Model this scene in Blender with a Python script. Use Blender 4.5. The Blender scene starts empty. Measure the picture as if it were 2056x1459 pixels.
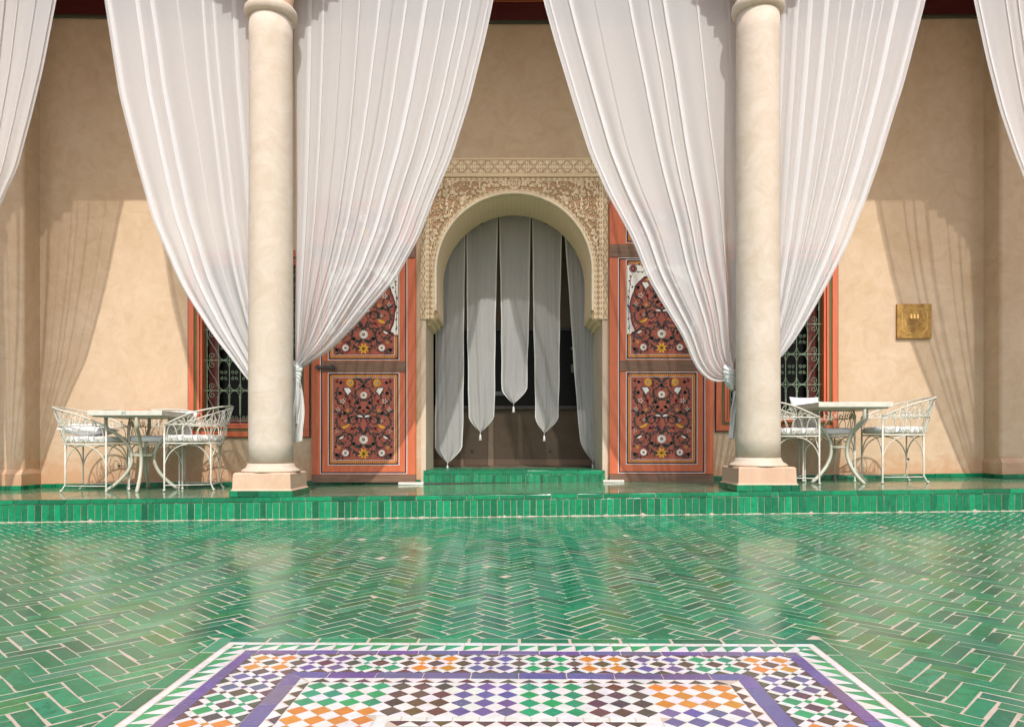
import bpy, math, random
import numpy as np
from mathutils import Vector, Matrix

rnd = random.Random(7)
npr = np.random.RandomState(7)
scene = bpy.context.scene
COL = scene.collection
PI = math.pi

# ------------------------------------------------------------------ camera, light, exposure
EYE = 0.4015            # eye height above the terrace (z = 0)
F = 1470.0              # focal length in image pixels (2056 wide)
cam_d = bpy.data.cameras.new('camera')
cam = bpy.data.objects.new('camera', cam_d)
COL.objects.link(cam)
cam.location = (0, 0, EYE)
cam.rotation_euler = (PI / 2, 0, 0)
cam_d.sensor_width = 36
cam_d.lens = F / 2056 * 36
cam_d.shift_y = (890 - 729.5) / 2056
cam_d.clip_start = 0.05
cam_d.clip_end = 500
scene.camera = cam

SUN_DIR = Vector((-0.12, 1.0, -1.17)).normalized()
world = bpy.data.worlds.new('World')
scene.world = world
world.use_nodes = True
wn = world.node_tree
wn.nodes.clear()
sky = wn.nodes.new('ShaderNodeTexSky')
sky.sky_type = 'NISHITA'
sky.sun_disc = False
sky.sun_elevation = math.asin(-SUN_DIR.z)
sky.sun_rotation = math.atan2(-SUN_DIR.x, -SUN_DIR.y)
sky.air_density = 1.0
sky.dust_density = 2.5
sky.ozone_density = 1.0
bg = wn.nodes.new('ShaderNodeBackground')
bg.inputs['Strength'].default_value = 0.15
wo = wn.nodes.new('ShaderNodeOutputWorld')
wn.links.new(sky.outputs[0], bg.inputs[0])
wn.links.new(bg.outputs[0], wo.inputs[0])

sun_d = bpy.data.lights.new('sun', 'SUN')
sun_d.energy = 2.3
sun_d.angle = math.radians(0.55)
sun_d.color = (1.0, 0.975, 0.945)
sun = bpy.data.objects.new('sun', sun_d)
COL.objects.link(sun)
sun.rotation_euler = SUN_DIR.to_track_quat('-Z', 'Y').to_euler()
sun.location = (0, -10, 12)

scene.view_settings.view_transform = 'Standard'
scene.view_settings.look = 'None'
scene.view_settings.exposure = 0.62
scene.view_settings.gamma = 1
scene.view_settings.use_curve_mapping = False
scene.render.engine = 'CYCLES'
cy = scene.cycles
cy.max_bounces = 10
cy.diffuse_bounces = 5
cy.glossy_bounces = 4
cy.transmission_bounces = 8
cy.transparent_max_bounces = 24
cy.caustics_reflective = False
cy.caustics_refractive = False
cy.sample_clamp_indirect = 6
cy.use_denoising = True

# ------------------------------------------------------------------ levels of the place
S = 0.0115              # building and floors sheared up to the right to fit slopes in the image
EDGE = 5.731            # front of the terrace
WALL = 7.519            # face of the pavilion wall
BACK = 8.227            # inner face of that wall
COLY = 6.0              # row of columns
CURY = 6.23             # curtains
VEST = 9.2              # far wall of the vestibule
STEP = 0.1715


def mx(u, d):           # metres sideways for image pixel column u put at depth d
    return (u - 1028) * d / F


def mz(v, d):           # height for image pixel row v put at depth d
    return EYE + (890 - v) * d / F


def gz(x, y):           # courtyard floor, falling towards the middle of the court; image-fitted shear fades out near camera
    t = min(1.0, max(0.0, (y - 2.0) / 3.73))
    yy = max(y, 0.0)
    return -STEP - 0.0231 * (EDGE - yy) + S * max(-7, min(7, x)) * t


# ------------------------------------------------------------------ mesh helpers
class MB:
    def __init__(self):
        self.v = []; self.f = []; self.m = []; self.t = []

    def add(self, verts, faces, mi=0, tint=None):
        b = len(self.v)
        self.v += [tuple(p) for p in verts]
        self.f += [tuple(b + i for i in f) for f in faces]
        self.m += [mi] * len(faces)
        self.t += [tint or (1, 1, 1)] * len(verts)

    def box(self, x0, x1, y0, y1, z0, z1, mi=0, tint=None):
        v = [(x0, y0, z0), (x1, y0, z0), (x1, y1, z0), (x0, y1, z0), (x0, y0, z1), (x1, y0, z1), (x1, y1, z1), (x0, y1, z1)]
        self.add(v, [(0, 3, 2, 1), (4, 5, 6, 7), (0, 1, 5, 4), (1, 2, 6, 5), (2, 3, 7, 6), (3, 0, 4, 7)], mi, tint)

    def tile_box(self, x0, x1, yf, yb, z0, z1, ch, mi=0, tint=None, jit=0.0):
        # a tile standing with its glazed face towards -y, edges rounded off by one chamfer
        j = lambda: rnd.uniform(-jit, jit)
        o = [(x0 + j(), z0 + j()), (x1 + j(), z0 + j()), (x1 + j(), z1 + j()), (x0 + j(), z1 + j())]
        cx = (x0 + x1) / 2; cz = (z0 + z1) / 2
        a, b = rnd.uniform(-.012, .012), rnd.uniform(-.012, .012)
        v = []
        for (x, z) in o:
            v.append((x - math.copysign(ch, x - cx), yf + a * (x - cx) + b * (z - cz), z - math.copysign(ch, z - cz)))
        for (x, z) in o: v.append((x, yf + ch * .8, z))
        for (x, z) in o: v.append((x, yb, z))
        fs = [(0, 1, 2, 3)]
        for k in range(4):
            n = (k + 1) % 4
            fs += [(k, k + 4, n + 4, n), (k + 4, k + 8, n + 8, n + 4)]
        self.add(v, fs, mi, tint)

    def flat_tile(self, poly, zf, top, ch, th, mi=0, tint=None, tilt=.0035):
        # a tile lying in a floor: poly in plan (counter-clockwise), zf(x,y) floor level
        n = len(poly)
        cx = sum(p[0] for p in poly) / n; cy_ = sum(p[1] for p in poly) / n
        a, b = rnd.gauss(0, tilt), rnd.gauss(0, tilt)
        v = []
        for (x, y) in poly:
            d = math.hypot(x - cx, y - cy_) or 1
            k = max(0, 1 - ch * 1.35 / d)
            X = cx + (x - cx) * k; Y = cy_ + (y - cy_) * k
            v.append((X, Y, zf(X, Y) + top + a * (X - cx) + b * (Y - cy_)))
        for (x, y) in poly: v.append((x, y, zf(x, y) + top - ch * .55))
        for (x, y) in poly: v.append((x, y, zf(x, y) + top - th))
        fs = [tuple(range(n))]
        for k in range(n):
            q = (k + 1) % n
            fs += [(k, k + n, q + n, q), (k + n, k + 2 * n, q + 2 * n, q + n)]
        self.add(v, fs, mi, tint)

    def tube(self, pts, r, n=6, mi=0, closed=False, cap=True, tint=None):
        pts = [Vector(p) for p in pts]
        m = len(pts)
        if m < 2: return
        rs = r if isinstance(r, (list, tuple)) else [r] * m
        v = []; prev = None
        for i, p in enumerate(pts):
            if closed: d = pts[(i + 1) % m] - pts[i - 1]
            else: d = pts[min(i + 1, m - 1)] - pts[max(i - 1, 0)]
            if d.length < 1e-9: d = Vector((0, 0, 1))
            d.normalize()
            if prev is None:
                up = Vector((0, 0, 1)) if abs(d.z) < .9 else Vector((0, 1, 0))
                a = d.cross(up).normalized()
            else:
                a = (prev - d * prev.dot(d))
                if a.length < 1e-6: a = d.cross(Vector((0, 0, 1)))
                a.normalize()
            prev = a
            b = d.cross(a)
            for k in range(n):
                t = 2 * PI * k / n
                v.append(p + (a * math.cos(t) + b * math.sin(t)) * rs[i])
        fs = []
        for i in range(m if closed else m - 1):
            i2 = (i + 1) % m
            for k in range(n):
                k2 = (k + 1) % n
                fs.append((i * n + k, i * n + k2, i2 * n + k2, i2 * n + k))
        if cap and not closed:
            fs.append(tuple(reversed(range(n))))
            fs.append(tuple((m - 1) * n + k for k in range(n)))
        self.add(v, fs, mi, tint)

    def lathe(self, prof, n=48, cx=0, cy_=0, mi=0, wob=0):
        v = []; fs = []
        ph = rnd.uniform(0, 6)
        for i, (r, z) in enumerate(prof):
            for k in range(n):
                t = 2 * PI * k / n
                rr = r * (1 + wob * math.sin(2 * t + z * 2.1 + ph) + wob * .6 * math.sin(5 * t - z * 4.3))
                v.append((cx + rr * math.cos(t), cy_ + rr * math.sin(t), z))
        for i in range(len(prof) - 1):
            for k in range(n):
                k2 = (k + 1) % n
                fs.append((i * n + k, i * n + k2, (i + 1) * n + k2, (i + 1) * n + k))
        fs.append(tuple(reversed(range(n))))
        fs.append(tuple((len(prof) - 1) * n + k for k in range(n)))
        self.add(v, fs, mi)

    def prism_y(self, poly, y0, y1, mi=0, tint=None):
        # polygon in (x,z) extruded along y, front at y0
        n = len(poly)
        v = [(x, y0, z) for x, z in poly] + [(x, y1, z) for x, z in poly]
        fs = [tuple(range(n)), tuple(reversed(range(n, 2 * n)))]
        for k in range(n):
            q = (k + 1) % n
            fs.append((k, k + n, q + n, q))
        self.add(v, fs, mi, tint)

    def build(self, name, mats, parent=None, smooth=False, shear=False, bevel=0, kind=None, loc=None, sub=0):
        me = bpy.data.meshes.new(name)
        v = self.v
        if shear: v = [(p[0], p[1], p[2] + S * p[0]) for p in v]
        me.from_pydata(v, [], self.f)
        mats = mats if isinstance(mats, (list, tuple)) else [mats]
        for mt in mats: me.materials.append(mt)
        if len(mats) > 1: me.polygons.foreach_set('material_index', self.m)
        if any(t != (1, 1, 1) for t in self.t):
            at = me.attributes.new('tint', 'FLOAT_COLOR', 'POINT')
            at.data.foreach_set('color', [c for t in self.t for c in (t[0], t[1], t[2], 1)])
        if smooth: me.polygons.foreach_set('use_smooth', [True] * len(self.f))
        me.update()
        o = bpy.data.objects.new(name, me)
        COL.objects.link(o)
        if parent is not None: o.parent = parent
        if loc: o.location = loc
        if kind: o['kind'] = kind
        if bevel:
            b = o.modifiers.new('edge', 'BEVEL'); b.width = bevel; b.segments = 2; b.limit_method = 'ANGLE'
        if sub:
            s_ = o.modifiers.new('sub', 'SUBSURF'); s_.levels = sub; s_.render_levels = sub
        return o


def tag(o, label, cat, group=None):
    o['label'] = label; o['category'] = cat
    if group: o['group'] = group
    return o


def thing(name, loc, label, cat, group=None, rz=0):
    o = bpy.data.objects.new(name, None)
    COL.objects.link(o)
    o.location = loc; o.rotation_euler = (0, 0, rz)
    return tag(o, label, cat, group)


def children(o): return [c for c in bpy.data.objects if c.parent is o]


def copy_tree(o, parent=None):
    kids = children(o)
    c = o.copy(); COL.objects.link(c); c.parent = parent
    for k in kids: copy_tree(k, c)
    return c


# ------------------------------------------------------------------ materials
def new_mat(name):
    m = bpy.data.materials.new(name); m.use_nodes = True
    nt = m.node_tree
    return m, nt, nt.nodes['Principled BSDF']


def nd(nt, kind, **kw):
    n = nt.nodes.new(kind)
    for k, v in kw.items():
        if k in n.bl_rna.properties.keys(): setattr(n, k, v)
        else: n.inputs[k].default_value = v
    return n


def ramp(nt, fac, stops):
    r = nt.nodes.new('ShaderNodeValToRGB')
    el = r.color_ramp.elements
    while len(el) < len(stops): el.new(.5)
    for e, (p, c) in zip(el, stops): e.position = p; e.color = (*c, 1)
    nt.links.new(fac, r.inputs[0])
    return r


def coords(nt, scale=(1, 1, 1)):
    tc = nt.nodes.new('ShaderNodeTexCoord')
    mp = nt.nodes.new('ShaderNodeMapping'); mp.inputs['Scale'].default_value = scale
    g = nt.nodes.new('ShaderNodeNewGeometry')
    nt.links.new(g.outputs['Position'], mp.inputs[0])
    return mp.outputs[0]


def mixc(nt, fac, a, b, mode='MIX'):
    m = nt.nodes.new('ShaderNodeMix'); m.data_type = 'RGBA'; m.blend_type = mode
    for sock, val in ((m.inputs[0], fac), (m.inputs[6], a), (m.inputs[7], b)):
        if isinstance(val, (int, float)): sock.default_value = val
        elif isinstance(val, tuple): sock.default_value = (*val, 1)
        else: nt.links.new(val, sock)
    return m.outputs[2]


def bump(nt, p, height, strength=.3, dist=.002, prev=None):
    b = nt.nodes.new('ShaderNodeBump')
    b.inputs['Strength'].default_value = strength; b.inputs['Distance'].default_value = dist
    nt.links.new(height, b.inputs['Height'])
    if prev is not None: nt.links.new(prev, b.inputs['Normal'])
    nt.links.new(b.outputs[0], p.inputs['Normal'])
    return b.outputs[0]


def plaster(name, c1, c2, c3, rough=.85, stain=True):
    m, nt, p = new_mat(name)
    co = coords(nt)
    n1 = nd(nt, 'ShaderNodeTexNoise', **{'Scale': .9, 'Detail': 6, 'Roughness': .6, 'Distortion': .6}); nt.links.new(co, n1.inputs[0])
    n2 = nd(nt, 'ShaderNodeTexNoise', **{'Scale': 5.5, 'Detail': 8, 'Roughness': .68, 'Distortion': 1.2}); nt.links.new(co, n2.inputs[0])
    n3 = nd(nt, 'ShaderNodeTexNoise', **{'Scale': 70, 'Detail': 4, 'Roughness': .6}); nt.links.new(co, n3.inputs[0])
    a = ramp(nt, n1.outputs[0], [(.3, c1), (.72, c2)])
    b = ramp(nt, n2.outputs[0], [(.36, (1, 1, 1)), (.7, (.87, .83, .78))])
    c = mixc(nt, 1.0, a.outputs[0], b.outputs[0], 'MULTIPLY')
    if stain:     # damp, reddish foot of the wall
        sp = nt.nodes.new('ShaderNodeSeparateXYZ'); nt.links.new(co, sp.inputs[0])
        ad = nd(nt, 'ShaderNodeMath', operation='MULTIPLY_ADD'); nt.links.new(n2.outputs[0], ad.inputs[0]); ad.inputs[1].default_value = -.5
        nt.links.new(sp.outputs[2], ad.inputs[2])
        r = ramp(nt, ad.outputs[0], [(0.0, (.75, .75, .75)), (.2, (0, 0, 0))])
        rr = nd(nt, 'ShaderNodeMath', operation='ADD'); nt.links.new(ad.outputs[0], rr.inputs[0]); rr.inputs[1].default_value = .16
        nt.links.new(rr.outputs[0], r.inputs[0])
        c = mixc(nt, r.outputs[0], c, c3)
    nt.links.new(c, p.inputs['Base Color'])
    p.inputs['Roughness'].default_value = rough
    p.inputs['Specular IOR Level'].default_value = .25
    h = nd(nt, 'ShaderNodeMath', operation='MULTIPLY_ADD'); nt.links.new(n2.outputs[0], h.inputs[0]); h.inputs[1].default_value = 3.0; nt.links.new(n3.outputs[0], h.inputs[2])
    bump(nt, p, h.outputs[0], .35, .0035)
    return m


M = {}
M['wall'] = plaster('wall_plaster', (.605, .455, .315), (.55, .395, .25), (.52, .28, .15))
M['column'] = plaster('column_plaster', (.585, .50, .415), (.54, .45, .35), (.60, .38, .24))
M['plinth'] = plaster('plinth_plaster', (.62, .44, .31), (.58, .36, .25), (.56, .33, .20), stain=False)
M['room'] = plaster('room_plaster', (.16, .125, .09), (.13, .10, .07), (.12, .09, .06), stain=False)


def glaze_mat(name='glazed_tile', ra=.08, rb=.20, bs=.22, ior=1.5, lo=.66, hi=1.22):
    m, nt, p = new_mat(name)
    p.inputs['IOR'].default_value = ior
    at = nt.nodes.new('ShaderNodeAttribute'); at.attribute_name = 'tint'
    co = coords(nt)
    n1 = nd(nt, 'ShaderNodeTexNoise', **{'Scale': 26, 'Detail': 5, 'Roughness': .65, 'Distortion': .8}); nt.links.new(co, n1.inputs[0])
    n2 = nd(nt, 'ShaderNodeTexNoise', **{'Scale': 160, 'Detail': 3, 'Roughness': .6}); nt.links.new(co, n2.inputs[0])
    n3 = nd(nt, 'ShaderNodeTexNoise', **{'Scale': 1.1, 'Detail': 3}); nt.links.new(co, n3.inputs[0])
    r1 = ramp(nt, n1.outputs[0], [(.28, (lo, lo, lo * .96)), (.5, (1, 1, 1)), (.75, (hi, hi * .98, hi))])
    c = mixc(nt, 1.0, at.outputs[0], r1.outputs[0], 'MULTIPLY')
    w = ramp(nt, n2.outputs[0], [(.60, (0, 0, 0)), (.78, (.16, .16, .16))])      # worn, dusty specks in the glaze
    c = mixc(nt, w.outputs[0], c, (.45, .42, .34))
    nt.links.new(c, p.inputs['Base Color'])
    rr = ramp(nt, n1.outputs[0], [(.3, (ra,) * 3), (.7, (rb,) * 3)])
    nt.links.new(rr.outputs[0], p.inputs['Roughness'])
    p.inputs['Specular IOR Level'].default_value = .5
    h = nd(nt, 'ShaderNodeMath', operation='MULTIPLY_ADD'); nt.links.new(n2.outputs[0], h.inputs[0]); h.inputs[1].default_value = .12; nt.links.new(n1.outputs[0], h.inputs[2])
    bump(nt, p, h.outputs[0], bs, .0018)
    return m


M['glaze'] = glaze_mat('glazed_tile', .16, .30, .2, 1.42)
M['floor_glaze'] = glaze_mat('worn_floor_glaze', .10, .22, .10, 1.58)
M['mosaic_glaze'] = glaze_mat('mosaic_glaze', .16, .30, .15, 1.5, .86, 1.06)
M['terrace_glaze'] = glaze_mat('worn_terrace_glaze', .05, .12, .02, 1.75)


def simple(name, col, rough=.5, metal=0, noise=None, spec=.5, bstr=0, nscale=12, stretch=(1, 1, 1)):
    m, nt, p = new_mat(name)
    p.inputs['Base Color'].default_value = (*col, 1)
    p.inputs['Roughness'].default_value = rough
    p.inputs['Metallic'].default_value = metal
    p.inputs['Specular IOR Level'].default_value = spec
    if noise is not None or bstr:
        co = coords(nt, stretch)
        n1 = nd(nt, 'ShaderNodeTexNoise', **{'Scale': nscale, 'Detail': 7, 'Roughness': .62, 'Distortion': .4}); nt.links.new(co, n1.inputs[0])
        if noise is not None:
            r = ramp(nt, n1.outputs[0], [(.32, col), (.7, noise)])
            nt.links.new(r.outputs[0], p.inputs['Base Color'])
        if bstr: bump(nt, p, n1.outputs[0], bstr, .002)
    return m


M['grout'] = simple('grout', (.50, .39, .30), .9, noise=(.40, .30, .225), bstr=.4, nscale=30)
M['iron_white'] = simple('white_painted_iron', (.60, .58, .50), .45, noise=(.50, .47, .38), nscale=18)
M['table_paint'] = simple('table_paint', (.46, .45, .35), .5, noise=(.40, .39, .30), nscale=9)
M['iron_green'] = simple('green_painted_iron', (.19, .25, .15), .5, noise=(.13, .18, .11), nscale=20)
M['iron_dark'] = simple('dark_iron', (.03, .025, .022), .5, noise=(.07, .05, .04), nscale=25)
M['orange'] = simple('orange_painted_wood', (.58, .135, .048), .5, noise=(.46, .10, .036), nscale=7, stretch=(6, 6, .7), bstr=.15)
M['salmon'] = simple('salmon_painted_wood', (.38, .088, .045), .55, noise=(.28, .06, .032), nscale=7, stretch=(6, 6, .7))
M['brown'] = simple('brown_stained_wood', (.13, .062, .034), .6, noise=(.22, .12, .07), nscale=5, stretch=(.8, 4, 9), bstr=.3)
M['maroon'] = simple('maroon_wood', (.10, .012, .010), .45, noise=(.06, .008, .008), nscale=5, stretch=(.5, 4, 8))
M['purple'] = simple('dark_purple_paint', (.035, .012, .025), .5)
M['white_paint'] = simple('white_paint', (.78, .72, .64), .5)
M['yellow_paint'] = simple('yellow_paint', (.72, .34, .02), .5)
M['dark_paint'] = simple('dark_green_paint', (.022, .026, .022), .5)
M['red_paint'] = simple('red_paint', (.28, .025, .02), .5)
M['olive_paint'] = simple('olive_paint', (.10, .085, .02), .5)
M['black_glass'] = simple('dark_glass', (.004, .004, .004), .35, spec=.12)
M['cushion'] = simple('white_cushion', (.78, .77, .76), .9, noise=(.70, .69, .68), nscale=6, bstr=.5)
M['marble'] = simple('pale_marble', (.70, .66, .58), .4, noise=(.6, .55, .47), nscale=8)
M['plain_stucco'] = simple('plain_stucco', (.80, .66, .48), .8, noise=(.74, .60, .42), nscale=8, bstr=.2)
M['olive_stucco'] = simple('olive_stucco', (.74, .58, .37), .8, noise=(.68, .52, .32), nscale=8, bstr=.2)
M['jamb'] = simple('jamb_plaster', (.60, .47, .35), .8, noise=(.52, .40, .29), nscale=4, bstr=.2)
M['black'] = simple('unlit_void', (.004, .004, .004), .9, spec=.1)


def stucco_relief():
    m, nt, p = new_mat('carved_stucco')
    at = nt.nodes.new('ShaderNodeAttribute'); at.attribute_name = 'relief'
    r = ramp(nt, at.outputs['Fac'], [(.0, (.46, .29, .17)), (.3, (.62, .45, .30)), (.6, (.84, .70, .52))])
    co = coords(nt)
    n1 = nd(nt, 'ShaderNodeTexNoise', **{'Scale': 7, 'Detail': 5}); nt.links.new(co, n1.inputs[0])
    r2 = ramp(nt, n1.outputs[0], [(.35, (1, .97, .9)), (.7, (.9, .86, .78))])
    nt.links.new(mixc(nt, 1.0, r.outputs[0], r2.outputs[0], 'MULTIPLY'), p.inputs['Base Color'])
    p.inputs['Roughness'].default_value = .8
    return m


M['relief'] = stucco_relief()


def soffit_mat():
    m, nt, p = new_mat('patterned_soffit_stucco')
    at = nt.nodes.new('ShaderNodeAttribute'); at.attribute_name = 'uvs'
    sp = nt.nodes.new('ShaderNodeSeparateXYZ'); nt.links.new(at.outputs['Vector'], sp.inputs[0])

    def wave(inp, k, ph=0):
        a = nd(nt, 'ShaderNodeMath', operation='MULTIPLY_ADD'); nt.links.new(inp, a.inputs[0]); a.inputs[1].default_value = k; a.inputs[2].default_value = ph
        s = nd(nt, 'ShaderNodeMath', operation='SINE'); nt.links.new(a.outputs[0], s.inputs[0]); return s.outputs[0]
    a = wave(sp.outputs[0], 62.8); b = wave(sp.outputs[1], 78.5)
    mu = nd(nt, 'ShaderNodeMath', operation='MULTIPLY'); nt.links.new(a, mu.inputs[0]); nt.links.new(b, mu.inputs[1])
    a2 = wave(sp.outputs[0], 188); b2 = wave(sp.outputs[1], 157, .6)
    mu2 = nd(nt, 'ShaderNodeMath', operation='MULTIPLY_ADD'); nt.links.new(a2, mu2.inputs[0]); nt.links.new(b2, mu2.inputs[1]); nt.links.new(mu.outputs[0], mu2.inputs[2])
    r = ramp(nt, mu2.outputs[0], [(.1, (.58, .40, .22)), (.45, (.88, .69, .47)), (.9, (.92, .74, .53))])
    ad = nd(nt, 'ShaderNodeMath', operation='MULTIPLY_ADD'); nt.links.new(mu2.outputs[0], ad.inputs[0]); ad.inputs[1].default_value = .35; ad.inputs[2].default_value = .5
    nt.links.new(ad.outputs[0], r.inputs[0])
    nt.links.new(r.outputs[0], p.inputs['Base Color'])
    p.inputs['Roughness'].default_value = .8
    bump(nt, p, ad.outputs[0], .6, .006)
    return m


M['soffit'] = soffit_mat()


def cloth_mat(name, col, see, rough_noise=900, back=.45):
    m, nt, p = new_mat(name)
    nt.nodes.remove(p)
    out = [n for n in nt.nodes if n.type == 'OUTPUT_MATERIAL'][0]
    co = coords(nt)
    mp = nt.nodes.new('ShaderNodeMapping'); mp.inputs['Scale'].default_value = (3, 3, 1); nt.links.new(co, mp.inputs[0])
    n0 = nd(nt, 'ShaderNodeTexNoise', **{'Scale': 130, 'Detail': 3, 'Roughness': .7}); nt.links.new(mp.outputs[0], n0.inputs[0])
    n1 = nd(nt, 'ShaderNodeTexNoise', **{'Scale': 7, 'Detail': 6, 'Roughness': .6, 'Distortion': 1.0}); nt.links.new(co, n1.inputs[0])
    c = ramp(nt, n0.outputs[0], [(.3, tuple(x * .93 for x in col)), (.7, col)])
    b = nt.nodes.new('ShaderNodeBump'); b.inputs['Strength'].default_value = .35; b.inputs['Distance'].default_value = .006
    nt.links.new(n1.outputs[0], b.inputs['Height'])
    d = nt.nodes.new('ShaderNodeBsdfDiffuse'); t = nt.nodes.new('ShaderNodeBsdfTranslucent')
    for s_ in (d, t): nt.links.new(c.outputs[0], s_.inputs[0]); nt.links.new(b.outputs[0], s_.inputs['Normal'])
    mx1 = nt.nodes.new('ShaderNodeMixShader'); mx1.inputs[0].default_value = back
    nt.links.new(d.outputs[0], mx1.inputs[1]); nt.links.new(t.outputs[0], mx1.inputs[2])
    tr = nt.nodes.new('ShaderNodeBsdfTransparent')
    mx2 = nt.nodes.new('ShaderNodeMixShader')
    w = ramp(nt, n0.outputs[0], [(.35, (see * .8,) * 3), (.65, (see * 1.2,) * 3)])
    nt.links.new(w.outputs[0], mx2.inputs[0])
    nt.links.new(mx1.outputs[0], mx2.inputs[1]); nt.links.new(tr.outputs[0], mx2.inputs[2])
    nt.links.new(mx2.outputs[0], out.inputs[0])
    return m


M['curtain'] = cloth_mat('sheer_white_cotton', (.87, .86, .85), .30)
M['tie'] = cloth_mat('gathered_white_cotton', (.82, .81, .77), .03, back=.25)
M['panel'] = cloth_mat('grey_white_voile', (.84, .83, .80), .34)
M['hem'] = cloth_mat('voile_hem', (.78, .77, .72), .02, back=.3)


def brass():
    m, nt, p = new_mat('tarnished_brass')
    co = coords(nt)
    n1 = nd(nt, 'ShaderNodeTexNoise', **{'Scale': 14, 'Detail': 7, 'Roughness': .7}); nt.links.new(co, n1.inputs[0])
    r = ramp(nt, n1.outputs[0], [(.3, (.17, .08, .025)), (.5, (.38, .21, .05)), (.7, (.50, .31, .10))])
    nt.links.new(r.outputs[0], p.inputs['Base Color'])
    p.inputs['Metallic'].default_value = .55; p.inputs['Roughness'].default_value = .5
    return m


M['brass'] = brass()
M['brass_light'] = simple('polished_brass', (.90, .58, .18), .4, metal=.4)
M['brass_dark'] = simple('engraved_brass', (.12, .05, .02), .7)


def bounce_paving_mat():
    m, nt, p = new_mat('bounce_court_paving')  # court out of view; pale warm colour made up to bounce light
    co = coords(nt)
    b = nd(nt, 'ShaderNodeTexBrick', **{'Scale': 1.0, 'Mortar Size': .006, 'Brick Width': .16, 'Row Height': .054})
    b.inputs['Color1'].default_value = (.52, .38, .27, 1); b.inputs['Color2'].default_value = (.46, .33, .24, 1); b.inputs['Mortar'].default_value = (.55, .44, .35, 1)
    nt.links.new(co, b.inputs[0]); nt.links.new(b.outputs[0], p.inputs['Base Color'])
    p.inputs['Roughness'].default_value = .7
    return m


M['paving'] = bounce_paving_mat()


def green(v=None, dark=0):
    k = rnd.random()
    a = rnd.uniform(.72, 1.12) * (1 - dark)
    if k < .12: c = (.030, .19, .070)       # a little yellower
    elif k < .34: c = (.014, .15, .085)
    elif k < .42: c = (.06, .23, .13)
    else: c = (.013, .20, .095)
    return tuple(max(.003, x * a * rnd.uniform(.94, 1.06)) for x in c)


def vivid():
    a = rnd.uniform(.62, 1.1)
    return tuple(x * a for x in rnd.choice([(.002, .215, .088), (.002, .20, .08), (.003, .225, .095), (.002, .15, .065)]))


# ------------------------------------------------------------------ courtyard ground
g = MB()
xs = [-120, -40, -12, -9, -7, -5, -3, -1, 1, 3, 5, 7, 9, 12, 40, 120]
ys = [-150, -40, -10, -3, 0, 1, 2, 3, 4, 5, EDGE + .3]
for j, y in enumerate(ys):
    for i, x in enumerate(xs): g.v.append((x, y, gz(x, y) - .014)); g.t.append((1, 1, 1))
for j in range(len(ys) - 1):
    for i in range(len(xs) - 1):
        a = j * len(xs) + i
        g.f.append((a, a + 1, a + len(xs) + 1, a + len(xs))); g.m.append(0)
ground = g.build('ground', M['paving'], kind='structure')

g = MB()
nx, ny = 140, 105
X0, X1, Y0, Y1 = -7.0, 7.0, .5, EDGE + .05
for j in range(ny + 1):
    for i in range(nx + 1):
        x = X0 + (X1 - X0) * i / nx; y = Y0 + (Y1 - Y0) * j / ny
        g.v.append((x, y, gz(x, y) - .0008)); g.t.append((1, 1, 1))
for j in range(ny):
    for i in range(nx):
        a = j * (nx + 1) + i
        g.f.append((a, a + 1, a + nx + 2, a + nx + 1)); g.m.append(0)
court = g.build('courtyard_floor', M['grout'], kind='structure')

# mosaic carpet frame in plan
MA = math.radians(-0.9)                     # turned a little against the building
MCX, MCY = .0241, 2.385                     # middle of its far edge
MHW = .9475                                 # half width
ca, sa = math.cos(MA), math.sin(MA)


def mo(u, v):                               # u to the right, v towards the viewer
    return (MCX + u * ca - v * (-sa) * -1 * -1, MCY + u * sa - v * ca)


def mo_inv(x, y):
    dx, dy = x - MCX, y - MCY
    return (dx * ca + dy * sa, dx * sa - dy * ca)


def mo(u, v):
    return (MCX + u * ca + v * sa, MCY + u * sa - v * ca)


def area(p):
    return .5 * sum(p[i][0] * p[(i + 1) % len(p)][1] - p[(i + 1) % len(p)][0] * p[i][1] for i in range(len(p)))


def clip(poly, fn):                         # keep the side where fn(p) >= 0
    out = []
    for i in range(len(poly)):
        a, b = poly[i], poly[(i + 1) % len(poly)]
        fa, fb = fn(a), fn(b)
        if fa >= 0: out.append(a)
        if (fa >= 0) != (fb >= 0):
            t = fa / (fa - fb)
            out.append((a[0] + (b[0] - a[0]) * t, a[1] + (b[1] - a[1]) * t))
    return out


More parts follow.
